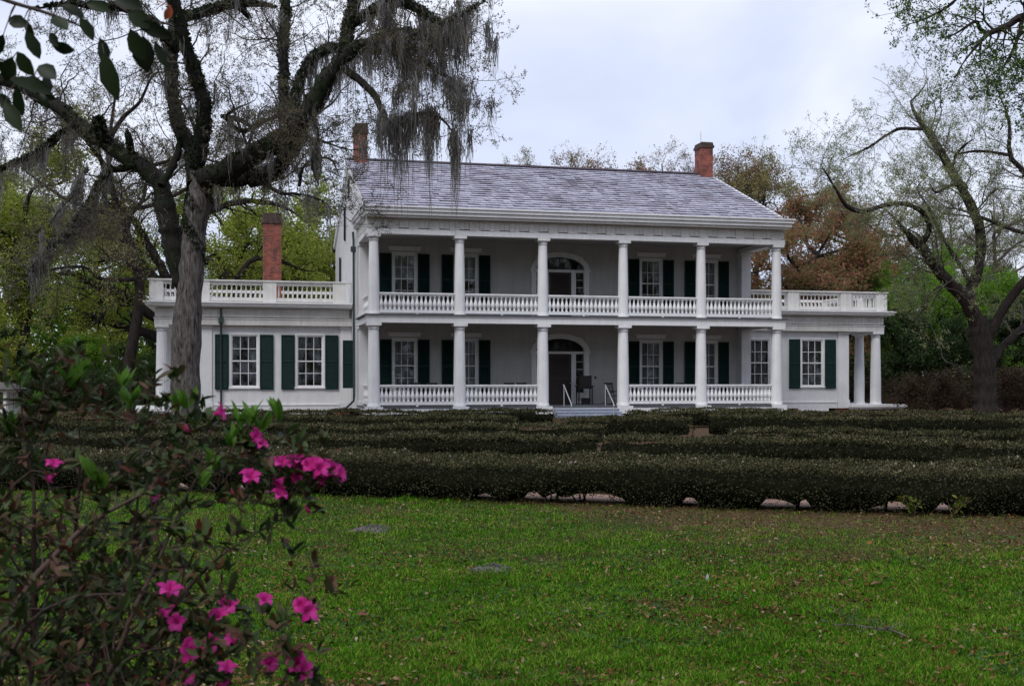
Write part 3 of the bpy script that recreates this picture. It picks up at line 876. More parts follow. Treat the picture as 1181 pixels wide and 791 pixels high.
# ---- porch furniture
def rocking_chair(x, y, rz, label, h=1.05):
    t = thing("rocking_chair", label, "chair", tuple(hw(x, y, FL1)), TH + rz, "dark chairs on the lower gallery")
    for s in (-1, 1):
        w = MB(); w.tube([(s * .26, -.42, .07), (s * .26, -.2, .02), (s * .26, .1, .02), (s * .26, .45, .09)], .018, 6); part("rocker", w, DARKWOOD, t)
        w = MB(); w.tube([(s * .26, -.22, .03), (s * .25, -.22, .62)], .02, 6); part("leg", w, DARKWOOD, t)
        w = MB(); w.tube([(s * .24, .2, .03), (s * .23, .22, .42), (s * .23, .36, h)], .02, 6); part("back_post", w, DARKWOOD, t)
        w = MB(); w.box(s * .25 - .04, s * .25 + .04, -.3, .26, .62, .645); part("armrest", w, DARKWOOD, t)
    w = MB(); w.box(-.26, .26, -.26, .24, .40, .435); part("seat", w, DARKWOOD, t)
    w = MB(); w.bar((-.25, .365, h - .06), (.25, .365, h - .06), .03, .09); w.bar((-.23, .24, .55), (.23, .24, .55), .025, .05)
    for k in range(6):
        xx = -.18 + k * .072; w.bar((xx, .245, .55), (xx, .36, h - .08), .03, .014)
    part("backrest", w, DARKWOOD, t)
for u, rz, lb in ((481, .1, "dark rocking chair behind the railing under the leftmost gallery window"),
                  (499, -.1, "dark rocking chair beside the left rocker, between the two left windows"),
                  (589.5, .05, "dark rocking chair behind the railing left of the door, nearer the window"),
                  (603, -.08, "dark rocking chair just left of the front door"),
                  (707, .35, "dark slatted rocking chair at the head of the steps beside the middle column"),
                  (731, 0, "dark rocking chair behind the railing under the first window right of the door"),
                  (789, .1, "dark rocking chair behind the railing between the two right windows")):
    rocking_chair(lx(u, 2.5), 2.5, rz, lb)
xt = lx(674, 3.0)
t = thing("side_table", "dark wooden stand with a low shelf right of the front door", "table", tuple(hw(xt, 3.0, FL1)), TH)
w = MB(); w.box(-.40, .40, -.25, .25, .84, .90); part("tabletop", w, DARKWOOD, t)
for sx in (-1, 1):
    for sy in (-1, 1):
        w = MB(); w.box(sx * .33 - .025, sx * .33 + .025, sy * .2 - .025, sy * .2 + .025, 0, .84); part("leg", w, DARKWOOD, t)
w = MB(); w.box(-.3, .3, -.17, .17, .2, .23); w.box(-.30, .30, -.175, .175, .74, .838); part("shelf", w, DARKWOOD, t)
t = thing("wooden_box", "dark brown box with a reddish side on top of the stand by the door", "box", tuple(hw(xt + .02, 3.0, FL1 + .90)), TH)
w = MB(); w.box(-.29, .29, -.18, .18, .001, .44); w.box(-.31, .31, -.2, .2, .44, .47); part("case", w, DARKWOOD, t)
w = MB(); w.box(-.31, -.292, -.18, .18, .02, .43); part("side_panel", w, BROWNWOOD, t)
t2 = MB(); t2.box(-.18, .18, -.1, .1, 0, .26); t2.box(-.2, .2, -.12, .12, .26, .3)
o_ = part("crate", t2, DARKWOOD, None, tuple(hw(xt + .05, 3.0, FL1 + .002)), TH); tag(o_, "small dark crate on the porch floor beneath the stand", "box")

# ================================================================== GROUND
def groundmat():
    m, t, out = mat_new("ground_soil_and_grass")
    g = t.nodes.new("ShaderNodeNewGeometry"); sp = t.nodes.new("ShaderNodeSeparateXYZ"); t.links.new(g.outputs["Position"], sp.inputs[0])
    n = noise(t, .9, 6, .65, "Position"); n2 = noise(t, 14, 5, .7, "Position")
    grass = ramp(t, [(.25, (.010, .022, .004)), (.5, (.022, .045, .008)), (.75, (.045, .06, .014))]); t.links.new(n2.outputs["Fac"], grass.inputs["Fac"])
    soil = ramp(t, [(.3, (.020, .012, .007)), (.5, (.075, .045, .024)), (.7, (.17, .11, .07))]); t.links.new(n2.outputs["Fac"], soil.inputs["Fac"])
    mr = t.nodes.new("ShaderNodeMapRange"); mr.inputs["From Min"].default_value = 15.0; mr.inputs["From Max"].default_value = 17.2
    sl_ = t.nodes.new("ShaderNodeMath"); sl_.operation = "MULTIPLY_ADD"; sl_.inputs[1].default_value = 1.1; t.links.new(sp.outputs[0], sl_.inputs[0]); t.links.new(sp.outputs[1], sl_.inputs[2])
    t.links.new(sl_.outputs[0], mr.inputs["Value"])
    ad = t.nodes.new("ShaderNodeMath"); ad.operation = 'ADD'; t.links.new(mr.outputs[0], ad.inputs[0])
    k = ramp(t, [(.46, (0, 0, 0)), (.62, (.85, .85, .85))]); t.links.new(n.outputs["Fac"], k.inputs["Fac"]); t.links.new(k.outputs["Color"], ad.inputs[1]); ad.use_clamp = True
    mx_ = t.nodes.new("ShaderNodeMix"); mx_.data_type = 'RGBA'
    t.links.new(ad.outputs[0], mx_.inputs[0]); t.links.new(grass.outputs["Color"], mx_.inputs[6]); t.links.new(soil.outputs["Color"], mx_.inputs[7])
    p = t.nodes.new("ShaderNodeBsdfPrincipled"); p.inputs["Roughness"].default_value = .95; p.inputs["Specular IOR Level"].default_value = .1
    b = t.nodes.new("ShaderNodeBump"); b.inputs["Strength"].default_value = .6; b.inputs["Distance"].default_value = .04; t.links.new(n2.outputs["Fac"], b.inputs["Height"])
    t.links.new(b.outputs[0], p.inputs["Normal"]); t.links.new(mx_.outputs[2], p.inputs["Base Color"]); t.links.new(p.outputs[0], out.inputs["Surface"])
    return m
w = MB(); w.add([(-900, -300, 0), (900, -300, 0), (900, 1500, 0), (-900, 1500, 0)], [(0, 1, 2, 3)])
structure("ground", w, groundmat())

# front face line of the first hedge: (X, Y) along it
H1 = np.array([(px(u, 500, Y)[0], Y) for u, Y in ((-160, 18.0), (100, 17.7), (300, 17.2), (600, 16.0), (900, 15.0), (1150, 14.4), (1400, 13.9))])
def h1y(x): return np.interp(x, H1[:, 0], H1[:, 1])
PATHM = simple("pinkish_brick_path", [(.3, (.30, .18, .135)), (.7, (.46, .31, .25))], 5, .9, bump=.4, bscale=40)
P1 = resample(H1, 40)
w = MB(); V = []
for x, y in P1: V += [(x, y + .45, .004), (x, y + 1.75, .004)]
i = np.arange(39) * 2
w.add(V, np.stack([i, i + 2, i + 3, i + 1], 1)); structure("path", w, PATHM)

# ------------------------------------------------------------------ grass
rng = np.random.default_rng(11)
def vnoise(x, y, s, seed):
    """value noise"""
    r = np.random.default_rng(seed); G = r.random((64, 64))
    X = x * s; Y = y * s; xi = np.floor(X).astype(int); yi = np.floor(Y).astype(int); fx = X - xi; fy = Y - yi
    fx = fx * fx * (3 - 2 * fx); fy = fy * fy * (3 - 2 * fy)
    g = lambda a, b: G[a % 64, b % 64]
    return (g(xi, yi) * (1 - fx) + g(xi + 1, yi) * fx) * (1 - fy) + (g(xi, yi + 1) * (1 - fx) + g(xi + 1, yi + 1) * fx) * fy
def brownness(x, y):
    """worn leaf-strewn strip along the hedge, stronger at right"""
    d = h1y(x) - y
    a = np.clip(1.1 - d / (1.2 + 3.0 * np.clip((x + .3) / 2.2, 0, 1)), 0, 1)
    return np.clip(a * (.12 + .95 * np.clip((x - .3) / 2.0, 0, 1)) + .08 + .8 * (vnoise(x, y, .8, 5) - .5) + .8 * (vnoise(x, y, 2.7, 6) - .5) + .5 * (vnoise(x, y, 7, 7) - .5), 0, 1)
def fr_points(n, y0=5.9, y1=18.0):
    y = 1 / rng.uniform(1 / y1, 1 / y0, n) ** 1.0
    x = rng.uniform(-1, 1, n) * (.475 * y + .3)
    k = y < h1y(x) + .25
    return x[k], y[k]
x, y = fr_points(560000)
k = rng.random(len(x)) > brownness(x, y) * .74
x, y = x[k], y[k]; N = len(x)
lush = vnoise(x, y, .55, 8) * .6 + vnoise(x, y, 2.2, 9) * .4
hh = rng.uniform(.018, .050, N) * (.65 + .8 * lush) * (.35 + 1.35 * vnoise(x, y, 5.5, 12)) * (1 - .45 * brownness(x, y))
wd = rng.uniform(.0035, .0075, N) * (y / 8) ** .55
az = rng.uniform(0, 2 * pi, N); ln_ = rng.uniform(.1, 1.1, N) * hh; la = rng.uniform(0, 2 * pi, N)
sx, sy = np.cos(az) * wd / 2, np.sin(az) * wd / 2; ox, oy = np.cos(la) * ln_, np.sin(la) * ln_
V = np.stack([np.stack([x - sx, y - sy, 0 * x], 1), np.stack([x + sx, y + sy, 0 * x], 1),
              np.stack([x + ox * .4 + sx * .7, y + oy * .4 + sy * .7, hh * .6], 1), np.stack([x + ox * .4 - sx * .7, y + oy * .4 - sy * .7, hh * .6], 1),
              np.stack([x + ox, y + oy, hh], 1)], 1).reshape(-1, 3)
b = np.arange(N) * 5
w = MB(); w.add(V, np.stack([b, b + 1, b + 2, b + 3], 1)); V0 = V
tipV = np.stack([V0[b + 3], V0[b + 2], V0[b + 4]], 1).reshape(-1, 3)
w.add(tipV, np.arange(N * 3).reshape(N, 3))
GRASS = leafmat("lawn_grass", [(.09, .06, .022), (.015, .052, .003), (.027, .135, .004), (.055, .245, .006), (.125, .35, .012), (.32, .38, .065)], .9, .3, rough=.7, spec=.03, mixpos=.55, detail=10, lo=.31, hi=.69, nrough=.8)
g_ = part("lawn_grass", w, GRASS); tag(g_, "short green grass of the lawn in front of the hedges", "grass", kind="stuff")
# dry tan blades where the lawn is worn
x, y = fr_points(230000); k = rng.random(len(x)) < .04 + .8 * brownness(x, y); x, y = x[k], y[k]; N = len(x)
w = MB(); leaves(w, rng, np.stack([x, y, rng.uniform(.002, .02, N)], 1), .05, .10, dirs=np.stack([rng.normal(size=N), rng.normal(size=N), rng.uniform(.05, .9, N)], 1), spread=.2)
g_ = part("dry_grass", w, leafmat("dry_grass_blades", [(.05, .028, .014), (.11, .065, .032), (.17, .11, .055), (.12, .12, .03)], 3, .15, spec=.05)); tag(g_, "dry tan grass in the worn parts of the lawn", "grass", kind="stuff")
# low broad-leaved weeds and clover between the blades
x, y = fr_points(26000); k = (vnoise(x, y, 1.3, 21) > .5) & (y < h1y(x) - .3); x, y = x[k], y[k]; N = len(x)
w = MB(); pos = np.stack([x, y, rng.uniform(.012, .04, N)], 1)
dr = np.stack([rng.normal(size=N), rng.normal(size=N), rng.uniform(-.1, .5, N)], 1)
leaves(w, rng, pos, .032, .7, dirs=unit(dr), spread=.2)
g_ = part("lawn_weeds", w, leafmat("weed_leaves", [(.02, .06, .01), (.04, .11, .015), (.07, .14, .05)], 1, .25)); tag(g_, "broad leaved weeds and clover scattered through the lawn", "weeds", kind="stuff")
# fallen leaves
x, y = fr_points(30000); k = rng.random(len(x)) < (.20 + .8 * brownness(x, y) ** 1.3) * (.1 + 2.2 * vnoise(x, y, 1.1, 33) ** 1.6) * 2.0; x, y = x[k], y[k]; N = len(x)
w = MB(); pos = np.stack([x, y, rng.uniform(.022, .055, N)], 1)
leaf3d(w, rng, pos, np.stack([rng.normal(size=N), rng.normal(size=N), rng.normal(size=N) * .3], 1), .036, .018, curl=.6)
FALL = leafmat("fallen_leaf", [(.035, .014, .006), (.075, .028, .011), (.12, .05, .02), (.16, .08, .036), (.20, .12, .06), (.34, .26, .19)], 3, .1, spec=.03, mixpos=.25, lo=.1, hi=.9)
g_ = part("fallen_leaves", w, FALL); tag(g_, "brown and tan fallen leaves strewn over the lawn", "leaves", kind="stuff")
def one_leaf(u, v, L, W, mat, label, seed, tilt=.3, curl=.6, name="fallen_leaf"):
    Y = CAMZ * F / (v - HZ); p = px(u, v, Y); r = np.random.default_rng(seed)
    w = MB(); leaf3d(w, r, np.array([[0, 0, .03]]), np.array([[1, .3, tilt]]), L, W, curl=curl)
    o = part(name, w, mat, None, (p[0], p[1], .015)); tag(o, label, "leaf"); return o
one_leaf(530, 726, .13, .075, simple("pale_dry_leaf", [(.3, (.30, .22, .20)), (.7, (.42, .34, .31))], 20, .8), "large pale curled dead leaf lying alone on the lower lawn", 1)
one_leaf(412, 716, .10, .05, simple("red_brown_leaf", [(.3, (.10, .02, .012)), (.7, (.16, .045, .03))], 20, .8), "reddish brown dead leaf on the lawn right of the azalea bush", 2)
one_leaf(1000, 631, .07, .04, simple("orange_leaf", [(.3, (.20, .06, .012)), (.7, (.26, .10, .02))], 20, .8), "small orange fallen leaf on the worn strip near the hedge", 3)
one_leaf(1005, 680, .13, .06, simple("rust_leaf", [(.3, (.12, .045, .02)), (.7, (.18, .07, .03))], 20, .8), "rusty dead leaf in green grass at the right of the lawn", 4)
Y = CAMZ * F / (672 - HZ); p = px(815, 672, Y); w = MB(); leaf3d(w, np.random.default_rng(2), np.array([[0, 0, 0.0]]), np.array([[.12, 0, 1.0]]), .085, .026, curl=.15)
o_ = part("leaf_blade", w, simple("pale_blue_leaf", [(.3, (.30, .34, .34)), (.7, (.38, .42, .42))], 20, .6), None, (p[0], p[1], .012)); tag(o_, "single pale upright leaf standing in the lawn", "leaf")
# fire-ant mounds of loose grey soil
MOUND = simple("grey_loose_soil", [(.3, (.07, .062, .058)), (.7, (.15, .14, .13))], 30, .95, bump=.8, bscale=60)
for u, v, r_m, lb in ((571, 659, .20, "flat grey heap of loose soil in the middle of the lawn"), (432, 612, .24, "flat grey heap of loose soil near the hedge at left")):
    Y = CAMZ * F / (v - HZ); p = px(u, v, Y); w = MB(); q = np.random.default_rng(int(u))
    V = [(0, 0, .04)]; Fc = []
    for ring in range(1, 7):
        for a in range(18):
            an = a / 18 * 2 * pi; rr = r_m * ring / 6 * (1 + .25 * sin(an * 3 + u) + q.uniform(-.08, .08)); V.append((rr * cos(an), rr * .8 * sin(an), .04 * (1 - (ring / 6) ** 1.5) + q.uniform(-.006, .008) - (.02 if ring == 6 else 0)))
    w.add(V, [(0, 1 + a, 1 + (a + 1) % 18) for a in range(18)], True)
    w.add(V, [(1 + (rg_ - 1) * 18 + a, 1 + rg_ * 18 + a, 1 + rg_ * 18 + (a + 1) % 18, 1 + (rg_ - 1) * 18 + (a + 1) % 18) for rg_ in range(1, 6) for a in range(18)], True)
    # crumbs
    for _ in range(90):
        an = q.uniform(0, 2 * pi); rr = r_m * q.uniform(.1, 1.25) ; s_ = q.uniform(.005, .013); c_ = (rr * cos(an), rr * .8 * sin(an), .05 * max(0, 1 - rr / r_m) + .012)
        w.lathe([(s_ * .3, -s_), (s_, 0), (s_ * .3, s_)], 5, c_)
    o_ = part("soil_mound", w, MOUND, None, (p[0], p[1], .012)); tag(o_, lb, "soil mound")
# fallen twig
Y = CAMZ * F / (735 - HZ); p = px(1010, 735, Y); rt = np.random.default_rng(5)
ms = np.array([[(-.22, .20, .04), (-.10, .17, .05), (0, .10, .045), (.10, .0, .05), (.17, -.10, .03)]]); ms = resample(ms[0], 10)[None]
R_ = np.linspace(.004, .007, 10)[None]
tw, tr_ = children(rt, ms, R_, 22, (.0, .8), (.12, .34), .9, .06, .3, 6, .6, .0022, .35)
t2_, t2r = children(rt, tw, tr_, 50, (.2, .9), (.05, .14), .9, .05, .3, 4, .7, .0016, .4)
w = MB(); w.tubes(ms, R_, 6); w.tubes(tw, tr_, 5); w.tubes(t2_, t2r, 4)
o_ = part("fallen_twig", w, simple("dead_grey_twig", [(.3, (.06, .05, .045)), (.7, (.13, .115, .10))], 20, .9), None, (p[0], p[1], 0)); tag(o_, "dead grey branching twig lying on the right of the lawn", "twig")

# ================================================================== HEDGES
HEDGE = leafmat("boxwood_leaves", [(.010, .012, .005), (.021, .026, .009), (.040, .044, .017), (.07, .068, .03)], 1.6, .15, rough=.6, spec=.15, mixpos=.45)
HTOP = leafmat("boxwood_skylit_new_growth", [(.055, .055, .022), (.12, .115, .046), (.18, .16, .078), (.23, .19, .11)], .45, .2, spec=.05)  # paler than the face leaves: sky light on the tops put into the colour
HCORE = simple("hedge_inner_twigs", [(.3, (.006, .007, .004)), (.7, (.016, .017, .010))], 12, 1.0, spec=0)
LITTER = leafmat("hedge_dead_leaves", [(.09, .06, .04), (.18, .12, .09), (.30, .25, .22)], 3, .1, mixpos=.2)
def hedge(pts, wd, ht, label, dens, size, seed, stems=False, gap=.06, mat=None, group="clipped boxwood hedge rows of the maze"):
    """clipped hedge along the front-face line pts (X,Y)"""
    r = np.random.default_rng(seed); n = max(20, int(np.linalg.norm(np.diff(np.array(pts), axis=0), axis=1).sum() / .12)); Pc = resample(np.array(pts, float), n)
    tg = unit(np.gradient(Pc, axis=0)); nm = np.stack([-tg[:, 1], tg[:, 0]], 1)
    if (nm[:, 1].mean()) < 0: nm = -nm
    L = np.linalg.norm(np.diff(Pc, axis=0), axis=1).sum()
    s0 = np.linspace(0, L, n); lump = lambda s, k: .030 * np.sin(s * 1.1 + k + seed) + .022 * np.sin(s * 3.3 + 2 * k + seed * 2) + .016 * np.sin(s * 8.1 + k)
    c = Pc[0]; root = thing("boxwood_hedge", label, "hedge", (c[0], c[1], 0), 0, group)
    gapf = lambda q_: (.30 if stems else .08) * np.clip(3.0 * vnoise(q_, q_ * 0 + seed * .37, 3.6, 40) + 1.6 * vnoise(q_, q_ * 0, 8.3, 41) - 2.65, 0, .42)   # bare openings at the foot
    # inner twigs core
    prof = [(.20, .10), (.15, .28), (.15, ht - .22), (.26, ht - .12), (wd - .26, ht - .12), (wd - .15, ht - .22), (wd - .15, .28), (wd - .2, .10)]
    V = np.zeros((n, len(prof), 3))
    for j, (a, z) in enumerate(prof):
        aa = a + (lump(s0, j) * .6); V[:, j, :2] = Pc + nm * aa[:, None] - c; V[:, j, 2] = z + lump(s0, j + 9) * .7 + ((gapf(s0) * 1.2 - .07) if z < .2 and stems else 0)
    i = np.arange(n - 1)[:, None] * len(prof); j = np.arange(len(prof))[None, :]; j2 = (j + 1) % len(prof)
    w = MB(); w.add(V.reshape(-1, 3), np.stack([i + j, i + len(prof) + j, i + len(prof) + j2, i + j2], -1).reshape(-1, 4), True)
    w.add(V[0], [list(range(len(prof)))]); w.add(V[-1], [list(range(len(prof)))])
    part("inner_twigs", w, HCORE, root)
    # leaves on face, top, back and both ends
    per = ht + wd + ht * .35
    N = int(L * per * dens)
    q = r.uniform(0, per, N); s = r.uniform(0, L, N)
    a = np.where(q < ht, 0, np.where(q < ht + wd, q - ht, wd)); z = np.where(q < ht, q, np.where(q < ht + wd, ht, ht - (q - ht - wd)))
    # round the shoulders
    cx = np.clip(np.minimum(a, wd - a) / .10, 0, 1); z = z - (1 - cx) * .03 * (z > ht - .05)
    bx_ = lump(s, 0) + .03 * np.sin(s * 2.1 + z * 7) + r.normal(size=N) * .028
    a = a + np.where(q < ht, bx_, np.where(q < ht + wd, r.normal(size=N) * .03, -bx_)); z = z + lump(s, 5) * (z > ht * .6) + r.normal(size=N) * .02
    low = gap * .3 + gapf(s)
    k = (z > low) | (r.random(N) < .14); a, z, s, q = a[k], z[k], s[k], q[k]; N = len(a)
    ix = [np.interp(s, s0, Pc[:, m_]) for m_ in (0, 1)]; inx = [np.interp(s, s0, nm[:, m_]) for m_ in (0, 1)]
    pos = np.stack([ix[0] + inx[0] * a - c[0], ix[1] + inx[1] * a - c[1], np.maximum(z, .01)], 1)
    out = np.stack([-inx[0] * (q < ht), -inx[1] * (q < ht), (q >= ht * .85) * 1.0], 1)
    w = MB(); leaves(w, r, pos, size, .62, dirs=out * .25 + np.array([0, 0, .2]), spread=1.0)
    # new growth all over the clipped top, coloured lighter to paint in skylight
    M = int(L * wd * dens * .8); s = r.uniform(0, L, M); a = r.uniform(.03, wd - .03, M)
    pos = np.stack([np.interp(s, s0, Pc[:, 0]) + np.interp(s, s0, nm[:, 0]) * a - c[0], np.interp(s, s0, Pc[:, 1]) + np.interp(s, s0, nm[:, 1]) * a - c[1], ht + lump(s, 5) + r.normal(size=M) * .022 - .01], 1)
    g2 = MB(); leaves(g2, r, pos, size * .9, .55, dirs=np.tile([0, 0, .35], (M, 1)), spread=1.0); part("skylit_new_growth", g2, HTOP, root)
    # new shoots sticking out of the clipped top
    M = int(L * wd * dens * .04); s = r.uniform(0, L, M); a = r.uniform(0, wd, M)
    pos = np.stack([np.interp(s, s0, Pc[:, 0]) + np.interp(s, s0, nm[:, 0]) * a - c[0], np.interp(s, s0, Pc[:, 1]) + np.interp(s, s0, nm[:, 1]) * a - c[1], ht + lump(s, 5) - .01], 1)
    leaves(w, r, pos, size * 1.9, .3, dirs=np.tile([0, 0, 1.0], (M, 1)), spread=.35)
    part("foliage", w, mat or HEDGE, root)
    # dead leaves caught on top
    M = int(L * wd * (16 if stems else 9)); s = r.uniform(0, L, M); a = r.uniform(.05, wd - .05, M)
    pos = np.stack([np.interp(s, s0, Pc[:, 0]) + np.interp(s, s0, nm[:, 0]) * a - c[0], np.interp(s, s0, Pc[:, 1]) + np.interp(s, s0, nm[:, 1]) * a - c[1], ht + lump(s, 5) + .03 + 0 * s], 1)
    w = MB(); leaves(w, r, pos, .055, .55, dirs=np.tile([0, 0, .1], (M, 1)), spread=.8)
    q_ = part("caught_leaves", w, LITTER, root); q_["kind"] = "stuff"
    if stems:
        w = MB(); ss = np.arange(.2, L, .55) + r.uniform(-.15, .15, len(np.arange(.2, L, .55)))
        for sv in ss:
            for kk in range(4):
                a0 = r.uniform(.25, wd - .3); bx0 = np.array([np.interp(sv, s0, Pc[:, 0]) + np.interp(sv, s0, nm[:, 0]) * a0 - c[0], np.interp(sv, s0, Pc[:, 1]) + np.interp(sv, s0, nm[:, 1]) * a0 - c[1], -.01])
                e = bx0 + np.array([r.uniform(-.2, .2), r.uniform(-.2, .2), .34]); w.tube(resample([bx0, (bx0 + e) / 2 + r.uniform(-.03, .03, 3), e], 5), np.linspace(.014, .007, 5), 5)
        q_ = part("stems", w, BARKB, root); q_["kind"] = "stuff"
    return root
def line(*uy): return [(px(u, 500, Y)[0], Y) for u, Y in uy]
hedge([tuple(p) for p in P1[::3]], 1.1, .55, "nearest clipped boxwood hedge, running the full width along the lawn edge", 2300, .030, 1, True)
hedge([(p[0], p[1] + 1.72) for p in P1[::3]], .85, .52, "second low boxwood hedge just across the narrow path from the nearest hedge", 1500, .036, 2, True)
hedge(line((-120, 24.2), (200, 23.8), (420, 23.2), (560, 23.4), (690, 23.6)), 1.2, .55, "third boxwood row, left half of the maze behind the second hedge", 800, .046, 3)
hedge(line((690, 22.6), (830, 21.8), (1000, 21.0), (1150, 20.5), (1330, 20.2)), 1.3, .58, "third boxwood row, right half with a deep dark front face", 850, .046, 4)
hedge(line((-120, 30.5), (180, 29.8), (380, 28.6), (560, 28.8), (700, 29.5)), 1.2, .56, "fourth boxwood row on the left, in front of the big oak trunk", 560, .055, 5)
hedge(line((640, 33.2), (700, 32.2), (760, 32.4), (800, 33.4)), 1.2, .62, "short curved boxwood hedge in the middle of the maze before the steps", 560, .055, 6)
hedge(line((840, 27.0), (960, 26.6), (1100, 26.0), (1300, 25.4)), 1.0, .52, "thin boxwood row at the right between the deep row and the far rows", 600, .055, 7)
hedge(line((820, 34.6), (960, 34.2), (1100, 33.0), (1300, 32.0)), 1.2, .60, "far right boxwood row with a dark face, ending below the right wing", 500, .06, 8)
hedge(line((-100, 37.0), (120, 36.5), (330, 35.6), (480, 35.0), (600, 35.6)), 1.3, .56, "far left boxwood row passing beside the big oak", 450, .06, 9)
hedge(line((250, 42.5), (420, 41.5), (560, 41.8), (640, 43.0)), 1.2, .56, "farthest left boxwood row in front of the left wing", 400, .065, 10)
hedge(line((730, 41.0), (860, 41.5), (1000, 41.0), (1150, 40.0), (1300, 39.0)), 1.2, .56, "farthest right boxwood row in front of the right wing", 400, .065, 11)
BOXL = leafmat("yellow_green_box_leaves", [(.018, .022, .008), (.035, .045, .014), (.06, .07, .02)], 1.6, .15)
hedge([tuple(hw(x, -1.6)[:2]) for x in (2.2, 4, 5.6, 6.9)], .9, .36, "low yellow green box hedge at the porch foot left of the steps", 500, .05, 12, mat=BOXL, group="low box hedges at the porch foot")
hedge([tuple(hw(x, -1.6)[:2]) for x in (12.4, 14, 16, 18.6)], .9, .38, "low yellow green box hedge at the porch foot right of the steps", 500, .05, 13, mat=BOXL, group="low box hedges at the porch foot")
# yellow green weed clump at the right foot of the first hedge
for u, v, lb, sd_ in ((1052, 588, "small yellow green weed at the right foot of the nearest hedge", 3), (1098, 590, "bigger leafy green weed at the far right foot of the nearest hedge", 4)):
    Y = h1y(px(u, v, 14.4)[0]) - .12; p = px(u, v, Y); r = np.random.default_rng(sd_)
    sts = np.array([[(0, 0, 0), (q * .4, q2 * .3, .13), (q, q2, .26)] for q, q2 in r.uniform(-.22, .22, (9, 2))]); w = MB(); w.tubes(sts, np.tile([.006, .005, .003], (9, 1)), 5)
    t = thing("weed", lb, "plant", (p[0], p[1], 0)); part("stem", w, TWIGR, t)
    ps, tg_ = along(r, sts, 90, (.1, 1)); w = MB(); leaf3d(w, r, ps, tg_ * .3 + r.normal(size=(90, 3)) * .8, .06, .028)
    part("foliage", w, leafmat("weed_shoot_leaves", [(.06, .11, .01), (.12, .17, .02), (.22, .2, .03)], 2, .3), t)

# ================================================================== TREES
def trace(pts, Y, c):
    """limb traced in the photo: (u, v, radius_px[, depth offset m]) -> points and radii around c"""
    a = []
    for q in pts:
        yy = Y + (q[3] if len(q) > 3 else 0.0); p = px(q[0], q[1], yy); a.append((*(p - c), q[2] * yy / F))
    r = resample(np.array(a), 26)
    return r[:, :3], r[:, 3]
def limbset(L, Y, c):
    P, R = zip(*[trace(l, Y, c) for l in L])
    R = np.stack(R)
    R = R * np.where(R[:, -1:] < .12, np.interp(np.arange(26), [0, 18, 25], [1, 1, .25])[None], 1.0)   # fine ends
    return np.stack(P), R
def roughen(P, R, rng, amp=.12):
    """knobbly limbs"""
    B, n, _ = P.shape
    P = P + rng.normal(size=P.shape) * R[:, :, None] * amp
    R = R * (1 + rng.normal(size=R.shape) * .07)
    return P, R

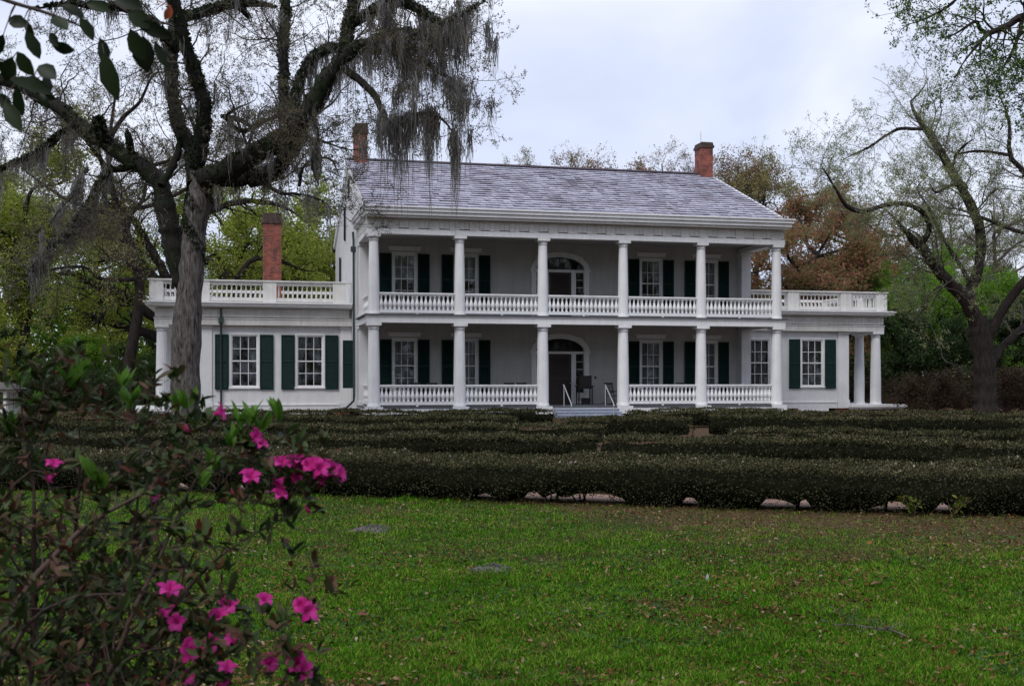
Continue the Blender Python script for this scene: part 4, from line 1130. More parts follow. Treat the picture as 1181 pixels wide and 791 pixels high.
# ---------------------------------------------------------------- big live oak at the left
Y = 40.0; c = px(213, 495, Y); c[2] = 0
rng = np.random.default_rng(101)
oak = thing("oak_tree", "big old live oak at the left with dark spreading limbs hung with grey moss", "tree", tuple(c))
trunk = [[(213, 507, 23), (213, 492, 20), (213, 470, 17.5), (214, 430, 16.5), (216, 370, 16), (221, 310, 14.5), (227, 250, 13.2), (231, 215, 14.5), (233, 200, 14)]]
Pt, Rt = limbset(trunk, Y, c)
limbs = [
 [(232, 208, 14), (255, 199, 14.5), (290, 182, 13.5), (325, 160, 13), (350, 139, 12.5), (367, 112, 12), (385, 80, 10.5), (405, 60, 8.5), (430, 48, 7), (462, 36, 5.5), (500, 42, 4), (532, 60, 2.5)],
 [(245, 205, 11), (275, 207, 10.5), (303, 205, 10.5), (320, 194, 10), (336, 172, 9), (350, 150, 8)],
 [(336, 150, 7.5), (329, 120, 7.2), (327, 70, 7), (329, 20, 6.8), (330, -40, 6.5)],
 [(398, 66, 7), (400, 46, 8), (405, 20, 7.5), (412, -10, 7), (420, -50, 6)],
 [(404, 30, 6), (417, 22, 6.5), (436, 10, 6.5), (455, 3, 6.5), (478, 8, 6), (492, 18, 5), (512, 28, 4), (538, 14, 3), (560, 2, 2)],
 [(339, 150, 6), (340, 118, 6), (350, 80, 6.5), (368, 61, 6.5), (390, 55, 6.5), (420, 58, 6), (455, 62, 4.5), (480, 72, 3)],
 [(395, 80, 5), (411, 89, 5), (432, 110, 4.5), (442, 132, 4), (452, 141, 3.5), (490, 130, 3), (508, 136, 2.6), (520, 150, 1.8), (530, 172, 1.2)],
 [(440, 45, 4), (470, 52, 4), (485, 62, 3.5), (500, 80, 3), (522, 92, 2), (545, 110, 1.2)],
 [(226, 215, 11), (222, 180, 10.5), (206, 145, 9.5), (199, 110, 8.5), (197, 60, 8), (202, 25, 7.5), (200, -20, 7)],
 [(228, 190, 10), (233, 160, 10), (236, 125, 9.5), (225, 85, 9), (213, 50, 8.5), (205, 15, 8), (190, -20, 7)],
 [(206, 22, 6), (225, 18, 6.5), (245, 11, 6.5), (273, 6, 6), (296, 5, 5), (318, 9, 3.5)],
 [(272, 6, 4), (283, 16, 3.5), (288, 24, 2)],
 [(203, 296, 11), (197, 270, 12.5), (191, 240, 13.5), (185, 215, 13), (165, 192, 11), (130, 171, 10.5), (100, 150, 10), (75, 130, 9), (45, 111, 8.5), (15, 96, 7.5), (-40, 80, 6.5), (-90, 70, 5)],
 [(100, 150, 5), (84, 150, 5), (70, 156, 4.8), (58, 166, 4.5), (40, 179, 4), (10, 191, 3.5), (-15, 206, 2.5)],
 [(152, 178, 5), (149, 162, 5), (146, 148, 4.5)],
 [(118, 160, 6), (115, 146, 7), (113, 138, 6)],
 [(155, 190, 4.5), (142, 195, 4), (125, 198, 4), (114, 213, 3.8), (104, 234, 3.6), (92, 250, 3.4), (74, 272, 3), (50, 292, 2.5), (30, 318, 1.8)],
 [(100, 196, 3), (93, 205, 3), (85, 222, 2.6), (70, 240, 2.2), (55, 262, 1.6)],
 [(203, 58, 6.5), (192, 45, 6.5), (175, 28, 6), (150, 12, 5.5), (114, 8, 5), (80, 5, 4.2), (38, 11, 3)],
 [(330, 130, 3), (300, 142, 3), (280, 152, 3), (262, 138, 3), (268, 128, 2.5), (290, 118, 2)],
 [(255, 134, 3), (275, 138, 3.2), (296, 150, 3)],
 [(185, 215, 6), (200, 190, 5), (208, 165, 4.5), (203, 150, 3)],
 [(370, 110, 3), (362, 130, 3), (366, 160, 2.5), (360, 190, 2), (368, 215, 1.4)],
 [(300, 205, 2.5), (320, 222, 2.2), (345, 224, 1.8), (372, 232, 1.4), (385, 245, 1)],
 [(345, 215, 2), (352, 190, 1.8), (380, 183, 1.6), (392, 205, 1.2)],
]
# limbs spread in depth, tapering off from the fork plane
limbs = [[(q[0], q[1], q[2] * .86) for q in l] for l in limbs]
dep = [(-1, -3), (.3, -1), (0, 2.5), (-2, 1), (-2, -5), (-.5, 2), (-2, -4), (-2, -4.5), (0, 3), (0, -2.5), (0, 3.5), (0, .5), (.3, 3.5), (2, 5), (1.5, 1), (1.5, 1), (1, -2), (1, -3), (0, -4), (0, -2), (-.5, .5), (0, 1), (-2, -3), (-1, -3.5), (-2, -3)]
LL = []
for l, (d0, d1) in zip(limbs, dep):
    n = len(l) - 1; LL.append([(*q, d0 + (d1 - d0) * i / n) for i, q in enumerate(l)])
Pl, Rl = limbset(LL, Y, c)
Pl, Rl = roughen(Pl, Rl, rng, .10)
Pt2, Rt2 = roughen(Pt, Rt, rng, .035)
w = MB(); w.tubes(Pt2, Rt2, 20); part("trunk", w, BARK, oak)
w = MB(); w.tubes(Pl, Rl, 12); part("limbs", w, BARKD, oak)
# second stem behind the trunk, merging into the left limb
w = MB(); P2, R2 = limbset([[(217, 352, 7, .4), (210, 325, 10.5, .4), (202, 292, 12, .4), (195, 262, 12, .4), (190, 232, 12, .35)]], Y, c); w.tubes(*roughen(P2, R2, rng, .06), 14); part("second_stem", w, BARKD, oak)
sec, secr = children(rng, Pl, Rl, 250, (.1, 1), (1.4, 4.2), .9, .12, .26, 9, .16, .013); secr = np.minimum(secr, .05)
ter, terr = children(rng, sec, secr, 1800, (.2, 1), (.6, 1.9), .9, .08, .32, 7, .5, .006)
qua, quar = children(rng, ter, terr, 9000, (.1, 1), (.25, .8), .85, .03, .32, 5, .6, .0035)
w = MB(); w.tubes(sec, secr, 6); w.tubes(ter, terr, 5); w.tubes(qua, quar, 3); part("twigs", w, simple("dark_oak_twig", [(.3, (.03, .026, .024)), (.7, (.07, .062, .058))], 6, .9), oak)
ps, tg_ = along(rng, qua, 100000, (.3, 1)); w = MB(); leaves(w, rng, ps, .065, .5, dirs=tg_ * .5, spread=.9, jit=.03); part("crown", w, LEAFOAK, oak)
# resurrection fern growing along the limbs
thick = [0, 1, 2, 3, 4, 5, 8, 9, 10, 12, 13, 15, 16, 18]
N = 30000; b = rng.choice(thick, N); t = rng.uniform(0, 25, N); i = np.minimum(t.astype(int), 24); f = (t - i)[:, None]
pc = Pl[b, i] * (1 - f) + Pl[b, i + 1] * f; rr = Rl[b, i] * (1 - f[:, 0]) + Rl[b, i + 1] * f[:, 0]
rd = rng.normal(size=(N, 3)); rd[:, 2] = np.abs(rd[:, 2]) * .9 - .15; tg_ = unit(Pl[b, i + 1] - Pl[b, i]); rd = unit(rd - (rd * tg_).sum(1, keepdims=True) * tg_)
cl = np.sin(t * 2.1 + b) + np.sin(t * 5.3 + 2 * b); k = cl > -.75; N = k.sum()
w = MB(); leaves(w, rng, (pc + rd * rr[:, None] * .93)[k], .10, .55, dirs=rd[k] * .9, spread=.7); part("limb_fern", w, FERN, oak)
N = 5200; t = rng.uniform(15.5, 25, N); i = np.minimum(t.astype(int), 24); f = (t - i)[:, None]
pc = Pt2[0, i] * (1 - f) + Pt2[0, i + 1] * f; rr = Rt2[0, i] * (1 - f[:, 0]) + Rt2[0, i + 1] * f[:, 0]; an = rng.uniform(0, 2 * pi, N); rd = np.stack([np.cos(an), np.sin(an), 0 * an], 1)
k = np.sin(an * 2 + t * .9) + np.sin(t * 2.3 + an * 3) + (t - 20) * .22 > .3; w = MB(); leaves(w, rng, (pc + rd * rr[:, None] * .97)[k], .09, .55, dirs=rd[k] * .8, spread=.8); part("trunk_fern", w, FERN, oak)
# Spanish moss
w = MB()
def moss_on(P, tr, n, ln, per, sx=.14, wdt=.03):
    ln = (ln[0] * 1.2, ln[1] * 1.55)
    ps, _ = along(rng, P, n, tr); moss(w, rng, ps, rng.uniform(ln[0], ln[1], n), per, sx, wdt)
moss_on(Pl[[0]], (.55, .95), 20, (.4, 1.7), 40, .11)
moss_on(Pl[[0]], (.2, .6), 14, (.4, 1.3), 26)
moss_on(Pl[[1]], (.2, .9), 9, (.4, 1.4), 26)
moss_on(Pl[[2, 3]], (.1, .9), 18, (.3, 1.1), 22, .1)
moss_on(Pl[[4]], (.3, .95), 18, (.5, 1.6), 30)
moss_on(Pl[[5]], (.1, 1), 26, (.6, 2.2), 34)
moss_on(Pl[[6]], (.36, .98), 20, (.6, 2.6), 46, .12)
moss_on(Pl[[6]], (.45, .72), 12, (1.4, 3.0), 38, .18)
moss_on(Pl[[7]], (.1, .9), 22, (.8, 2.2), 36, .17)
moss_on(Pl[[8, 9, 10]], (.1, .9), 22, (.3, 1.1), 20, .1)
moss_on(Pl[[12]], (.35, .9), 14, (.25, .9), 30, .1)
moss_on(Pl[[13]], (.1, 1), 22, (.5, 1.9), 32)
moss_on(Pl[[16]], (.2, 1), 34, (.3, 1.25), 44, .11)
moss_on(Pl[[17]], (.2, 1), 14, (.3, 1.1), 38, .11)
moss_on(Pl[[22, 23, 24]], (.2, .95), 14, (.4, 1.7), 26)
moss_on(Pl[[18]], (.2, .9), 12, (.3, 1.0), 22)
xs_ = sec[(sec[:, 0, 2] > 8.5)]
moss_on(xs_, (.3, 1), 42, (.3, 1.1), 30, .09)
hang = sec[(sec[:, 0, 0] > 6.6)]
moss_on(hang, (.2, 1), 40, (.5, 1.7), 44, .10)
low = ter[(ter[:, 0, 0] > 6.9) & (ter[:, 0, 0] < 9.8)]
moss_on(low, (.2, 1), 30, (.4, 1.5), 40, .09)
low = ter[(ter[:, 0, 0] < 4.0) & (ter[:, 0, 2] < 11)]
moss_on(low, (.2, 1), 14, (.3, 1.0), 30, .09)
moss_on(P2, (.1, .9), 4, (.3, .8), 30, .3)
part("spanish_moss", w, MOSS, oak)

# ---------------------------------------------------------------- oak at the right
Y = 52.0; c = px(1136, 481, Y); c[2] = 0
rng = np.random.default_rng(202)
oak2 = thing("oak_tree", "bare limbed oak standing right of the house, dark leaning limbs and thin grey green leaves", "tree", tuple(c))
Pt, Rt = limbset([[(1136, 488, 17.5), (1136, 474, 14), (1136, 445, 12.3), (1134, 410, 12.3), (1130, 380, 13), (1127, 366, 11)]], Y, c)
L2 = [
 [(1128, 376, 12), (1112, 345, 9.5), (1085, 316, 8.5), (1067, 292, 7.5), (1054, 278, 6), (1042, 264, 4.5), (1030, 250, 3), (1016, 236, 2)],
 [(1060, 284, 5), (1072, 266, 5), (1068, 250, 4.6), (1060, 242, 4.4), (1043, 235, 4.2), (1021, 237, 4), (995, 244, 3.8), (977, 238, 3.4), (966, 222, 3), (953, 200, 2.6), (946, 188, 2), (957, 178, 1.4)],
 [(1128, 370, 10), (1117, 340, 8.5), (1127, 315, 8), (1131, 290, 7.6), (1130, 262, 7.2), (1120, 236, 6.8), (1108, 215, 6.5), (1090, 185, 6.2), (1077, 162, 5.8), (1066, 148, 5), (1056, 132, 4.2), (1050, 118, 3.2), (1062, 106, 2.6), (1071, 90, 2)],
 [(1064, 149, 3.2), (1050, 149, 3), (1036, 149, 2.8), (1018, 159, 2.4), (1002, 170, 2.2), (985, 178, 1.8), (968, 186, 1.4)],
 [(1132, 400, 12), (1146, 376, 9), (1163, 347, 8), (1181, 325, 7.5), (1202, 296, 6.5), (1210, 262, 6), (1198, 222, 5.2), (1180, 197, 4.6), (1164, 178, 4.2), (1164, 140, 3.4), (1150, 104, 2.4), (1146, 88, 1.6)],
 [(1140, 425, 7), (1154, 402, 6), (1172, 385, 5.5), (1192, 368, 5), (1220, 352, 4), (1250, 330, 3)],
 [(1164, 179, 2.8), (1140, 175, 2.4), (1119, 175, 2.2), (1104, 178, 1.8), (1092, 172, 1.4)],
 [(1117, 325, 3.4), (1108, 306, 3), (1098, 292, 2.8), (1090, 278, 2.6), (1083, 266, 2.4), (1070, 238, 2), (1058, 218, 1.8), (1068, 204, 1.4)],
 [(1128, 250, 3), (1146, 256, 2.8), (1160, 262, 3), (1181, 269, 2.8), (1200, 272, 2)],
 [(1108, 214, 2.4), (1096, 214, 2.2), (1080, 222, 1.8), (1072, 212, 1.4)],
 [(1098, 196, 2.2), (1102, 180, 2), (1112, 168, 1.8), (1124, 160, 1.4)],
 [(1118, 340, 2.2), (1102, 326, 1.8), (1088, 330, 1.6), (1078, 345, 1.4), (1070, 368, 1)],
 [(1090, 320, 2), (1078, 300, 1.8), (1060, 272, 1.8), (1040, 262, 1.5)],
]
L2 = [[(q[0], q[1], q[2] * (.66 if i in (1, 3, 4, 6) else .78)) for q in l] for i, l in enumerate(L2)]
dep = [(0, -2), (-1, -4), (0, 2), (1, 3), (0, -2), (0, 3), (-2, 0), (0, 3), (0, -3), (0, -2), (0, -1), (0, -2), (-.5, 1)]
LL = [[(*q, d0 + (d1 - d0) * i / (len(l) - 1)) for i, q in enumerate(l)] for l, (d0, d1) in zip(L2, dep)]
Pl, Rl = limbset(LL, Y, c); Pl, Rl = roughen(Pl, Rl, rng, .07)
w = MB(); w.tubes(*roughen(Pt, Rt, rng, .04), 18); part("trunk", w, BARKB, oak2)
w = MB(); w.tubes(Pl, Rl, 10); part("limbs", w, BARKB, oak2)
sec, secr = children(rng, Pl, Rl, 210, (.25, 1), (1.6, 4.8), .88, .15, .26, 9, .20, .014); secr = np.minimum(secr, .045)
ter, terr = children(rng, sec, secr, 1150, (.2, 1), (.8, 2.3), .88, .12, .3, 7, .5, .007)
qua, quar = children(rng, ter, terr, 5600, (.1, 1), (.35, 1.0), .85, .06, .3, 5, .6, .0045)
w = MB(); w.tubes(sec, secr, 6); w.tubes(ter, terr, 4); w.tubes(qua, quar, 3); part("twigs", w, TWIG, oak2)
ps, tg_ = along(rng, qua, 66000, (.4, 1)); w = MB(); leaves(w, rng, ps, .08, .45, dirs=tg_ * .6, spread=.8, jit=.05)
part("crown", w, leafmat("grey_green_young_leaves", [(.14, .17, .06), (.24, .28, .11), (.34, .37, .18)], .4, .5), oak2)

# ---------------------------------------------------------------- near oak beyond the right edge, its branch hanging into the corner
Y = 24.0; c = np.array([px(1420, 500, Y)[0], Y, 0.0])
rng = np.random.default_rng(303)
oak3 = thing("oak_tree", "near tree beyond the right edge, its fresh green leafy branch hanging into the top corner", "tree", tuple(c))
L3 = [
 [(1425, 700, 26), (1420, 560, 22), (1418, 420, 20), (1412, 300, 19), (1405, 200, 18), (1395, 100, 16), (1380, 0, 14), (1360, -120, 12)],
]
Pt, Rt = limbset(L3, Y, c); Pt[:, 0, 2] = -.1
L3b = [
 [(1404, 150, 11), (1340, 90, 9), (1270, 42, 7), (1215, 16, 5.5), (1181, 18, 4.6), (1160, 31, 4), (1140, 39, 3.6), (1125, 55, 2.8), (1110, 74, 2), (1100, 92, 1.2)],
 [(1150, 35, 2.6), (1138, 38, 2.4), (1130, 33, 2.2), (1126, 25, 2), (1116, 30, 1.6), (1100, 40, 1.2), (1080, 45, .9)],
 [(1230, 22, 5), (1190, -10, 4), (1150, -30, 3.4), (1105, -40, 3), (1060, -30, 2), (1035, -8, 1.2)],
 [(1130, -36, 2.4), (1112, -10, 2), (1090, 10, 1.6), (1062, 24, 1.2), (1040, 30, .9)],
 [(1180, 18, 2.6), (1175, 40, 2.2), (1165, 65, 1.8), (1150, 88, 1.3)],
 [(1260, 36, 4), (1235, 70, 3), (1210, 95, 2.4), (1190, 110, 1.8), (1172, 118, 1.2)],
 [(1395, 110, 10), (1330, -10, 8), (1260, -90, 6), (1180, -130, 4), (1120, -140, 3)],
]
LL = [[(*q, (i / (len(l) - 1)) * d) for i, q in enumerate(l)] for l, d in zip(L3b, (-2, -1.5, 1, .5, -1, -2, 2))]
Pl, Rl = limbset(LL, Y, c); Pl, Rl = roughen(Pl, Rl, rng, .06)
w = MB(); w.tubes(Pt, Rt, 16); part("trunk", w, BARKB, oak3)
w = MB(); w.tubes(Pl, Rl, 8); part("limbs", w, BARKB, oak3)
sec, secr = children(rng, Pl, Rl, 170, (.35, 1), (.5, 1.6), .85, -.02, .25, 7, .45, .007)
ter, terr = children(rng, sec, secr, 800, (.15, 1), (.25, .8), .85, -.02, .28, 6, .6, .004)
w = MB(); w.tubes(sec, secr, 5); w.tubes(ter, terr, 4); part("twigs", w, BARKB, oak3)
ps, tg_ = along(rng, ter, 15000, (.3, 1)); w = MB(); leaves(w, rng, ps, .065, .45, dirs=tg_ * .6, spread=.9, jit=.03)
part("crown", w, leafmat("fresh_green_leaves", [(.05, .08, .018), (.09, .15, .03), (.14, .21, .05)], .9, .45), oak3)

# ---------------------------------------------------------------- trees behind
def grown(seed, H, tr_r, spread, nl, fork, lsize, nleaf, dens_up=.12, lratio=.55, tw=1.0, droop=0):
    """trunk+limbs and leaf meshes of a free-standing tree, base at origin"""
    r = np.random.default_rng(seed)
    tp = np.array([(0, 0, -.1, tr_r * 1.25), (r.normal() * .1, r.normal() * .1, H * .12, tr_r), (r.normal() * .3, r.normal() * .3, H * fork, tr_r * .8), (r.normal() * .6, r.normal() * .6, H * .62, tr_r * .45), (r.normal(), r.normal(), H * .86, tr_r * .15)])
    q = resample(tp, 20); P = q[None, :, :3]; R = q[None, :, 3]
    lim = []
    for k in range(nl):
        az = 2 * pi * k / nl + r.normal() * .35; t = r.uniform(fork * .75, .75); st = np.array([np.interp(t * H, q[:, 2], q[:, 0]), np.interp(t * H, q[:, 2], q[:, 1]), t * H])
        ln = spread * (1.15 - .5 * (t - fork)) * r.uniform(.75, 1.1); el = r.uniform(.05, .5) + .6 * (t - fork)
        pts = [st]; d = np.array([cos(az), sin(az), 0])
        for s in (.25, .5, .75, 1): pts.append(st + d * ln * s * cos(el) + np.array([r.normal() * .35, r.normal() * .35, ln * (sin(el) * s * 1.25 - .35 * s * s * (1 - el)) + r.normal() * .3]))
        rr = np.linspace(tr_r * .45, tr_r * .07, 5); lim.append(resample(np.column_stack([pts, rr]), 20))
    lim = np.array(lim); LP = np.concatenate([P, lim[:, :, :3]]); LR = np.concatenate([R, lim[:, :, 3]])
    s1, r1 = children(r, LP, LR, int(nl * 12), (.3, 1), (spread * .22, spread * .5), .85, dens_up, .24, 7, .3, .022); r1 = np.minimum(r1, .07)
    s2, r2 = children(r, s1, r1, int(nl * 60), (.2, 1), (spread * .10, spread * .25), .85, dens_up, .25, 6, .55, .013)
    s3, r3 = children(r, s2, r2, int(nl * 220 * tw), (.1, 1), (spread * .05, spread * .12), .85, .05, .25, 4, .6, .008)
    w = MB(); w.tubes(LP, LR, 8); w.tubes(s1, r1, 5); w.tubes(s2, r2, 4); w.tubes(s3, r3, 3)
    l = MB()
    if nleaf:
        ps, tg_ = along(r, s3, nleaf, (.2, 1)); leaves(l, r, ps, lsize, lratio, dirs=tg_ * .4, spread=.9, jit=lsize * 1.0, droop=droop)
    return w, l
OLIVE = leafmat("olive_yellow_leaves", [(.11, .16, .02), (.21, .29, .034), (.35, .40, .065), (.45, .41, .12)], .18, .55)
BRIGHT = leafmat("spring_green_leaves", [(.07, .15, .015), (.14, .30, .025), (.24, .40, .05)], .2, .55)
RUSTY = leafmat("rusty_spring_leaves", [(.12, .15, .045), (.22, .19, .07), (.31, .135, .085), (.38, .17, .125)], .3, .5)
TAWNY = leafmat("tawny_olive_leaves", [(.16, .15, .055), (.26, .23, .085), (.34, .26, .12)], .2, .5)
EVERG = leafmat("dark_evergreen_leaves", [(.012, .026, .008), (.028, .052, .016), (.05, .085, .026)], .4, .25)
MIDG = leafmat("mid_green_leaves", [(.025, .055, .012), (.055, .105, .02), (.10, .15, .035)], .3, .4)
PALE = leafmat('pale_olive_leaves', [(.14, .13, .06), (.22, .20, .09), (.28, .25, .14)], .2, .5)
VAR = {}
for nm, a in dict(oakA=(1, 15.5, .42, 7.5, 12, .22, .22, 44000, .12, .55, .6), oakB=(2, 16, .40, 8, 13, .2, .22, 44000, .12, .55, .6), oakC=(3, 14, .38, 7, 11, .26, .21, 40000, .12, .55, .6),
                  bare=(4, 19, .30, 7.5, 12, .35, .10, 26000, .2, .55, 1.4), sparse=(5, 17, .34, 8, 13, .25, .15, 30000, .15, .55, 1.2), ever=(6, 11, .3, 4.2, 16, .12, .24, 30000, .05), ever2=(7, 9, .25, 3.8, 15, .1, .22, 26000, .05)).items():
    W, Lf = grown(*a); VAR[nm] = (W.mesh(nm + "_trunk", BARKB), Lf.mesh(nm + "_crown", OLIVE))
def bgtree(kind, var, u, Y, rz, sc, mat, label, group, bark=None, zs=1.0):
    p = px(u, 480, Y); t = thing(kind, label, "tree", (p[0], Y, 0), rz, group); t.scale = (sc, sc, sc * zs)
    a, b_ = VAR[var]
    k = link("trunk", a, t)
    if bark: k.material_slots[0].link = 'OBJECT'; k.material_slots[0].material = bark
    l = link("crown", b_, t); l.material_slots[0].link = 'OBJECT'; l.material_slots[0].material = mat
    return t
GL = "woodland trees behind the left wing"; GR = "woodland trees behind the right side"; GB = "tree tops behind the main roof"
bgtree("oak_tree", "oakA", 25, 78, .3, 1.05, OLIVE, "olive yellow oak at the far left edge behind the drooping mossy branch", GL)
bgtree("oak_tree", "oakC", 268, 88, 4.0, 1.15, OLIVE, "yellow green oak just left of the slim wing chimney", GL)
bgtree("oak_tree", "oakA", 352, 92, 2.2, 1.02, OLIVE, "yellow green oak between the slim wing chimney and the gable", GL)
bgtree("oak_tree", "oakB", 398, 110, 5.2, 1.1, BRIGHT, "light green tree showing beside the gable of the main house", GL)
bgtree("oak_tree", "oakC", 95, 98, 2.9, 1.05, BRIGHT, "bright green tree low down between the left edge and the left portico", GL)
bgtree("oak_tree", "oakB", -60, 90, .9, 1.15, OLIVE, "olive oak cut by the left edge of the photo", GL)
bgtree("bare_oak", "bare", 150, 62, .5, 1.06, PALE, "tall nearly bare tree with fine grey twigs behind the big oak's left limbs", GL)
bgtree("bare_oak", "sparse", 700, 104, .8, 1.25, RUSTY, "rust tinted bare tree top above the middle of the roof ridge", GB, TWIG)
bgtree("bare_oak", "bare", 760, 100, 2.0, 1.22, RUSTY, "bare rusty tree top just left of the right chimney", GB, TWIG)
bgtree("bare_oak", "sparse", 795, 98, 5.3, 1.15, RUSTY, "rust tinted tree top directly behind the right chimney", GB)
bgtree("bare_oak", "sparse", 738, 112, 3.1, 1.31, RUSTY, "rusty tree top above the ridge, midway between the roof centre and the right chimney", GB)
bgtree("bare_oak", "bare", 650, 112, 4.0, 1.36, TAWNY, "low bare tree top leftmost above the roof ridge", GB, TWIG)
bgtree("oak_tree", "sparse", 872, 88, 1.1, 1.1, TAWNY, "tawny tree rising behind the right chimney and the roof's right end", GR)
bgtree("oak_tree", "oakC", 925, 80, 3.0, .98, RUSTY, "rust coloured tree directly right of the upper gallery", GR)
bgtree("oak_tree", "oakA", 985, 92, 5.0, .90, RUSTY, "rusty brown tree between the gallery and the right oak", GR)
bgtree("oak_tree", "sparse", 1005, 105, 2.1, 1.15, TAWNY, "pale tawny thin tree behind the rusty ones at right", GR)
bgtree("oak_tree", "oakB", 1070, 78, .6, .66, BRIGHT, "fresh green tree behind the right oak's leaning limb", GR)
bgtree("oak_tree", "oakC", 1160, 100, 3.3, .80, MIDG, "green tree behind the right oak at the right edge", GR)
bgtree("oak_tree", "bare", 1150, 90, 1.0, .95, PALE, "bare pale twiggy tree behind the right oak's upper limbs", GR, TWIG)
bgtree("oak_tree", "bare", 1085, 94, 3.1, .92, PALE, "bare twiggy tree left of the right oak's crown", GR, TWIG)
GE = "dark evergreens at the edge of the garden"
for i, (u, Y_, v_, sc, m_, lb) in enumerate((
    (1040, 74, "ever", .58, EVERG, "dark evergreen directly right of the right portico"),
    (1082, 78, "ever2", .72, MIDG, "mid green evergreen left of the right oak's trunk"),
    (1112, 72, "ever2", .62, EVERG, "dark evergreen just behind the left side of the right oak's trunk"),
    (1165, 76, "ever", .66, EVERG, "dark evergreen right of the right oak's trunk"),
    (1225, 74, "ever", .8, EVERG, "dark evergreen cut by the right edge"),
    (1000, 84, "ever", .62, MIDG, "green evergreen behind the right portico columns"),
    (150, 72, "ever2", .44, MIDG, "low mid green evergreen left of the left portico column"),
    (105, 76, "ever", .45, BRIGHT, "low green evergreen in the middle of the left garden edge"),
    (60, 70, "ever2", .42, MIDG, "low mid green evergreen right of the white summerhouse"),
    (-15, 76, "ever", .5, EVERG, "dark evergreen behind the white summerhouse"),
    (200, 80, "ever2", .55, EVERG, "low dark evergreen between the left portico columns"))):
    bgtree("evergreen_tree", v_, u, Y_, i * 1.3, sc, m_, lb, GE)
# distant woodland closing the view, with an unseen belt behind the camera: one mass
rng = np.random.default_rng(44); w = MB(); N = 90000
an = rng.uniform(0, 2 * pi, N); ring = np.where(np.sin(an) > .2, 122.0, 75.0) + rng.uniform(-5, 5, N)
x = ring * np.cos(an); y = np.maximum(ring * np.sin(an), -38 + rng.uniform(-4, 4, N)); x = np.where((y < -30), x * 1.0, x)
top = (7 + 4 * vnoise(x, y, .12, 3) + 3 * vnoise(x + 3, y, .4, 4)) * np.where(y < 10, 1.9, 1.0)  # belt added behind the camera, made taller to darken reflections and gallery
z = top * rng.uniform(0, 1, N) ** .8; leaves(w, rng, np.stack([x, y, z], 1), 1.0, .6, jit=.3)
o_ = part("far_woodland_and_shade_belt", w, leafmat("woodland_leaves", [(.04, .085, .015), (.09, .17, .028), (.17, .24, .05), (.22, .22, .06)], .12, .4)); tag(o_, "dense dark woodland closing the view behind the house and garden, plus an unseen shading belt added behind the camera", "woodland", kind="stuff")

# old oak with long low limbs behind the left portico
Y = 66.0; c = px(203, 480, Y); c[2] = 0; rng = np.random.default_rng(404)
oak4 = thing("oak_tree", "oak with long low curving dark limbs reaching left behind the left portico", "tree", tuple(c), 0, GL)
Pt, Rt = limbset([[(205, 484, 14), (203, 440, 11), (200, 390, 10.5), (204, 330, 9), (212, 270, 7), (225, 220, 5)]], Y, c)
LL = [[(198, 378, 8), (175, 362, 7), (145, 343, 6.5), (110, 328, 5), (80, 315, 3.5), (50, 318, 2), (20, 305, 1)],
      [(198, 400, 6), (172, 385, 5.5), (140, 376, 4.5), (110, 368, 3.6), (84, 356, 2), (60, 362, 1)],
      [(200, 345, 6), (178, 320, 5), (158, 304, 4.5), (138, 296, 4), (110, 302, 3), (84, 303, 1.5)],
      [(203, 340, 6), (170, 280, 5), (150, 250, 4), (120, 235, 3), (90, 240, 1.5)],
      [(203, 330, 6), (240, 300, 5), (265, 330, 3.5), (290, 300, 3), (320, 300, 2.4), (352, 312, 1.6), (380, 312, 1)],
      [(140, 343, 4), (125, 350, 3.4), (118, 364, 2.4), (102, 380, 1.4)],
      [(215, 262, 5), (250, 240, 4), (290, 232, 3), (330, 240, 2), (360, 262, 1)]]
LL = [[(*q, d * i / (len(l) - 1)) for i, q in enumerate(l)] for l, d in zip(LL, (-3, 1, 2, -2, 3, -2, 1))]
Pl, Rl = limbset(LL, Y, c); Pl, Rl = roughen(Pl, Rl, rng, .08)
w = MB(); w.tubes(Pt, Rt, 12); part("trunk", w, BARKB, oak4); w = MB(); w.tubes(Pl, Rl, 8); part("limbs", w, BARKB, oak4)
sec, secr = children(rng, Pl, Rl, 150, (.2, 1), (1.2, 3.4), .9, .2, .25, 7, .3, .012); ter, terr = children(rng, sec, secr, 800, (.2, 1), (.6, 1.6), .9, .12, .3, 6, .5, .007)
w = MB(); w.tubes(sec, secr, 5); w.tubes(ter, terr, 3); part("twigs", w, BARKB, oak4)
ps, tg_ = along(rng, ter, 17000, (.2, 1)); w = MB(); leaves(w, rng, ps, .14, .55, dirs=tg_ * .4, spread=.9, jit=.13); part("crown", w, OLIVE, oak4)

# ---------------------------------------------------------------- shrubs at the right and left garden edges
RUSHR = leafmat("brownish_azalea_leaves", [(.03, .022, .012), (.06, .038, .022), (.085, .05, .034), (.06, .06, .025)], .6, .25)
def shrub(u, Y_, w_, h_, mat, label, seed, group, name="shrub"):
    p = px(u, 480, Y_); r = np.random.default_rng(seed); t = thing(name, label, "shrub", (p[0], Y_, 0), 0, group)
    st = np.zeros((26, 6, 3)); d = unit(np.stack([r.normal(size=26), r.normal(size=26) * .6, np.abs(r.normal(size=26)) * .9 + .35], 1))
    for k in range(1, 6): st[:, k] = st[:, k - 1] + d * np.array([w_ * .10, w_ * .10, h_ * .19]) + r.normal(size=(26, 3)) * .05
    a, ar = children(r, st, np.full((26, 6), .03), 240, (.3, 1), (.4, .8), .9, .1, .3, 5, .6, .008)
    w = MB(); w.tubes(st, np.tile(np.linspace(.035, .012, 6), (26, 1)), 5); w.tubes(a, ar, 4); part("stems", w, TWIGR, t)
    ps, tg_ = along(r, a, 9000, (.1, 1)); l = MB(); leaves(l, r, ps, .11, .5, jit=.13); part("foliage", l, mat, t)
GS = "brownish shrubs along the right garden edge"
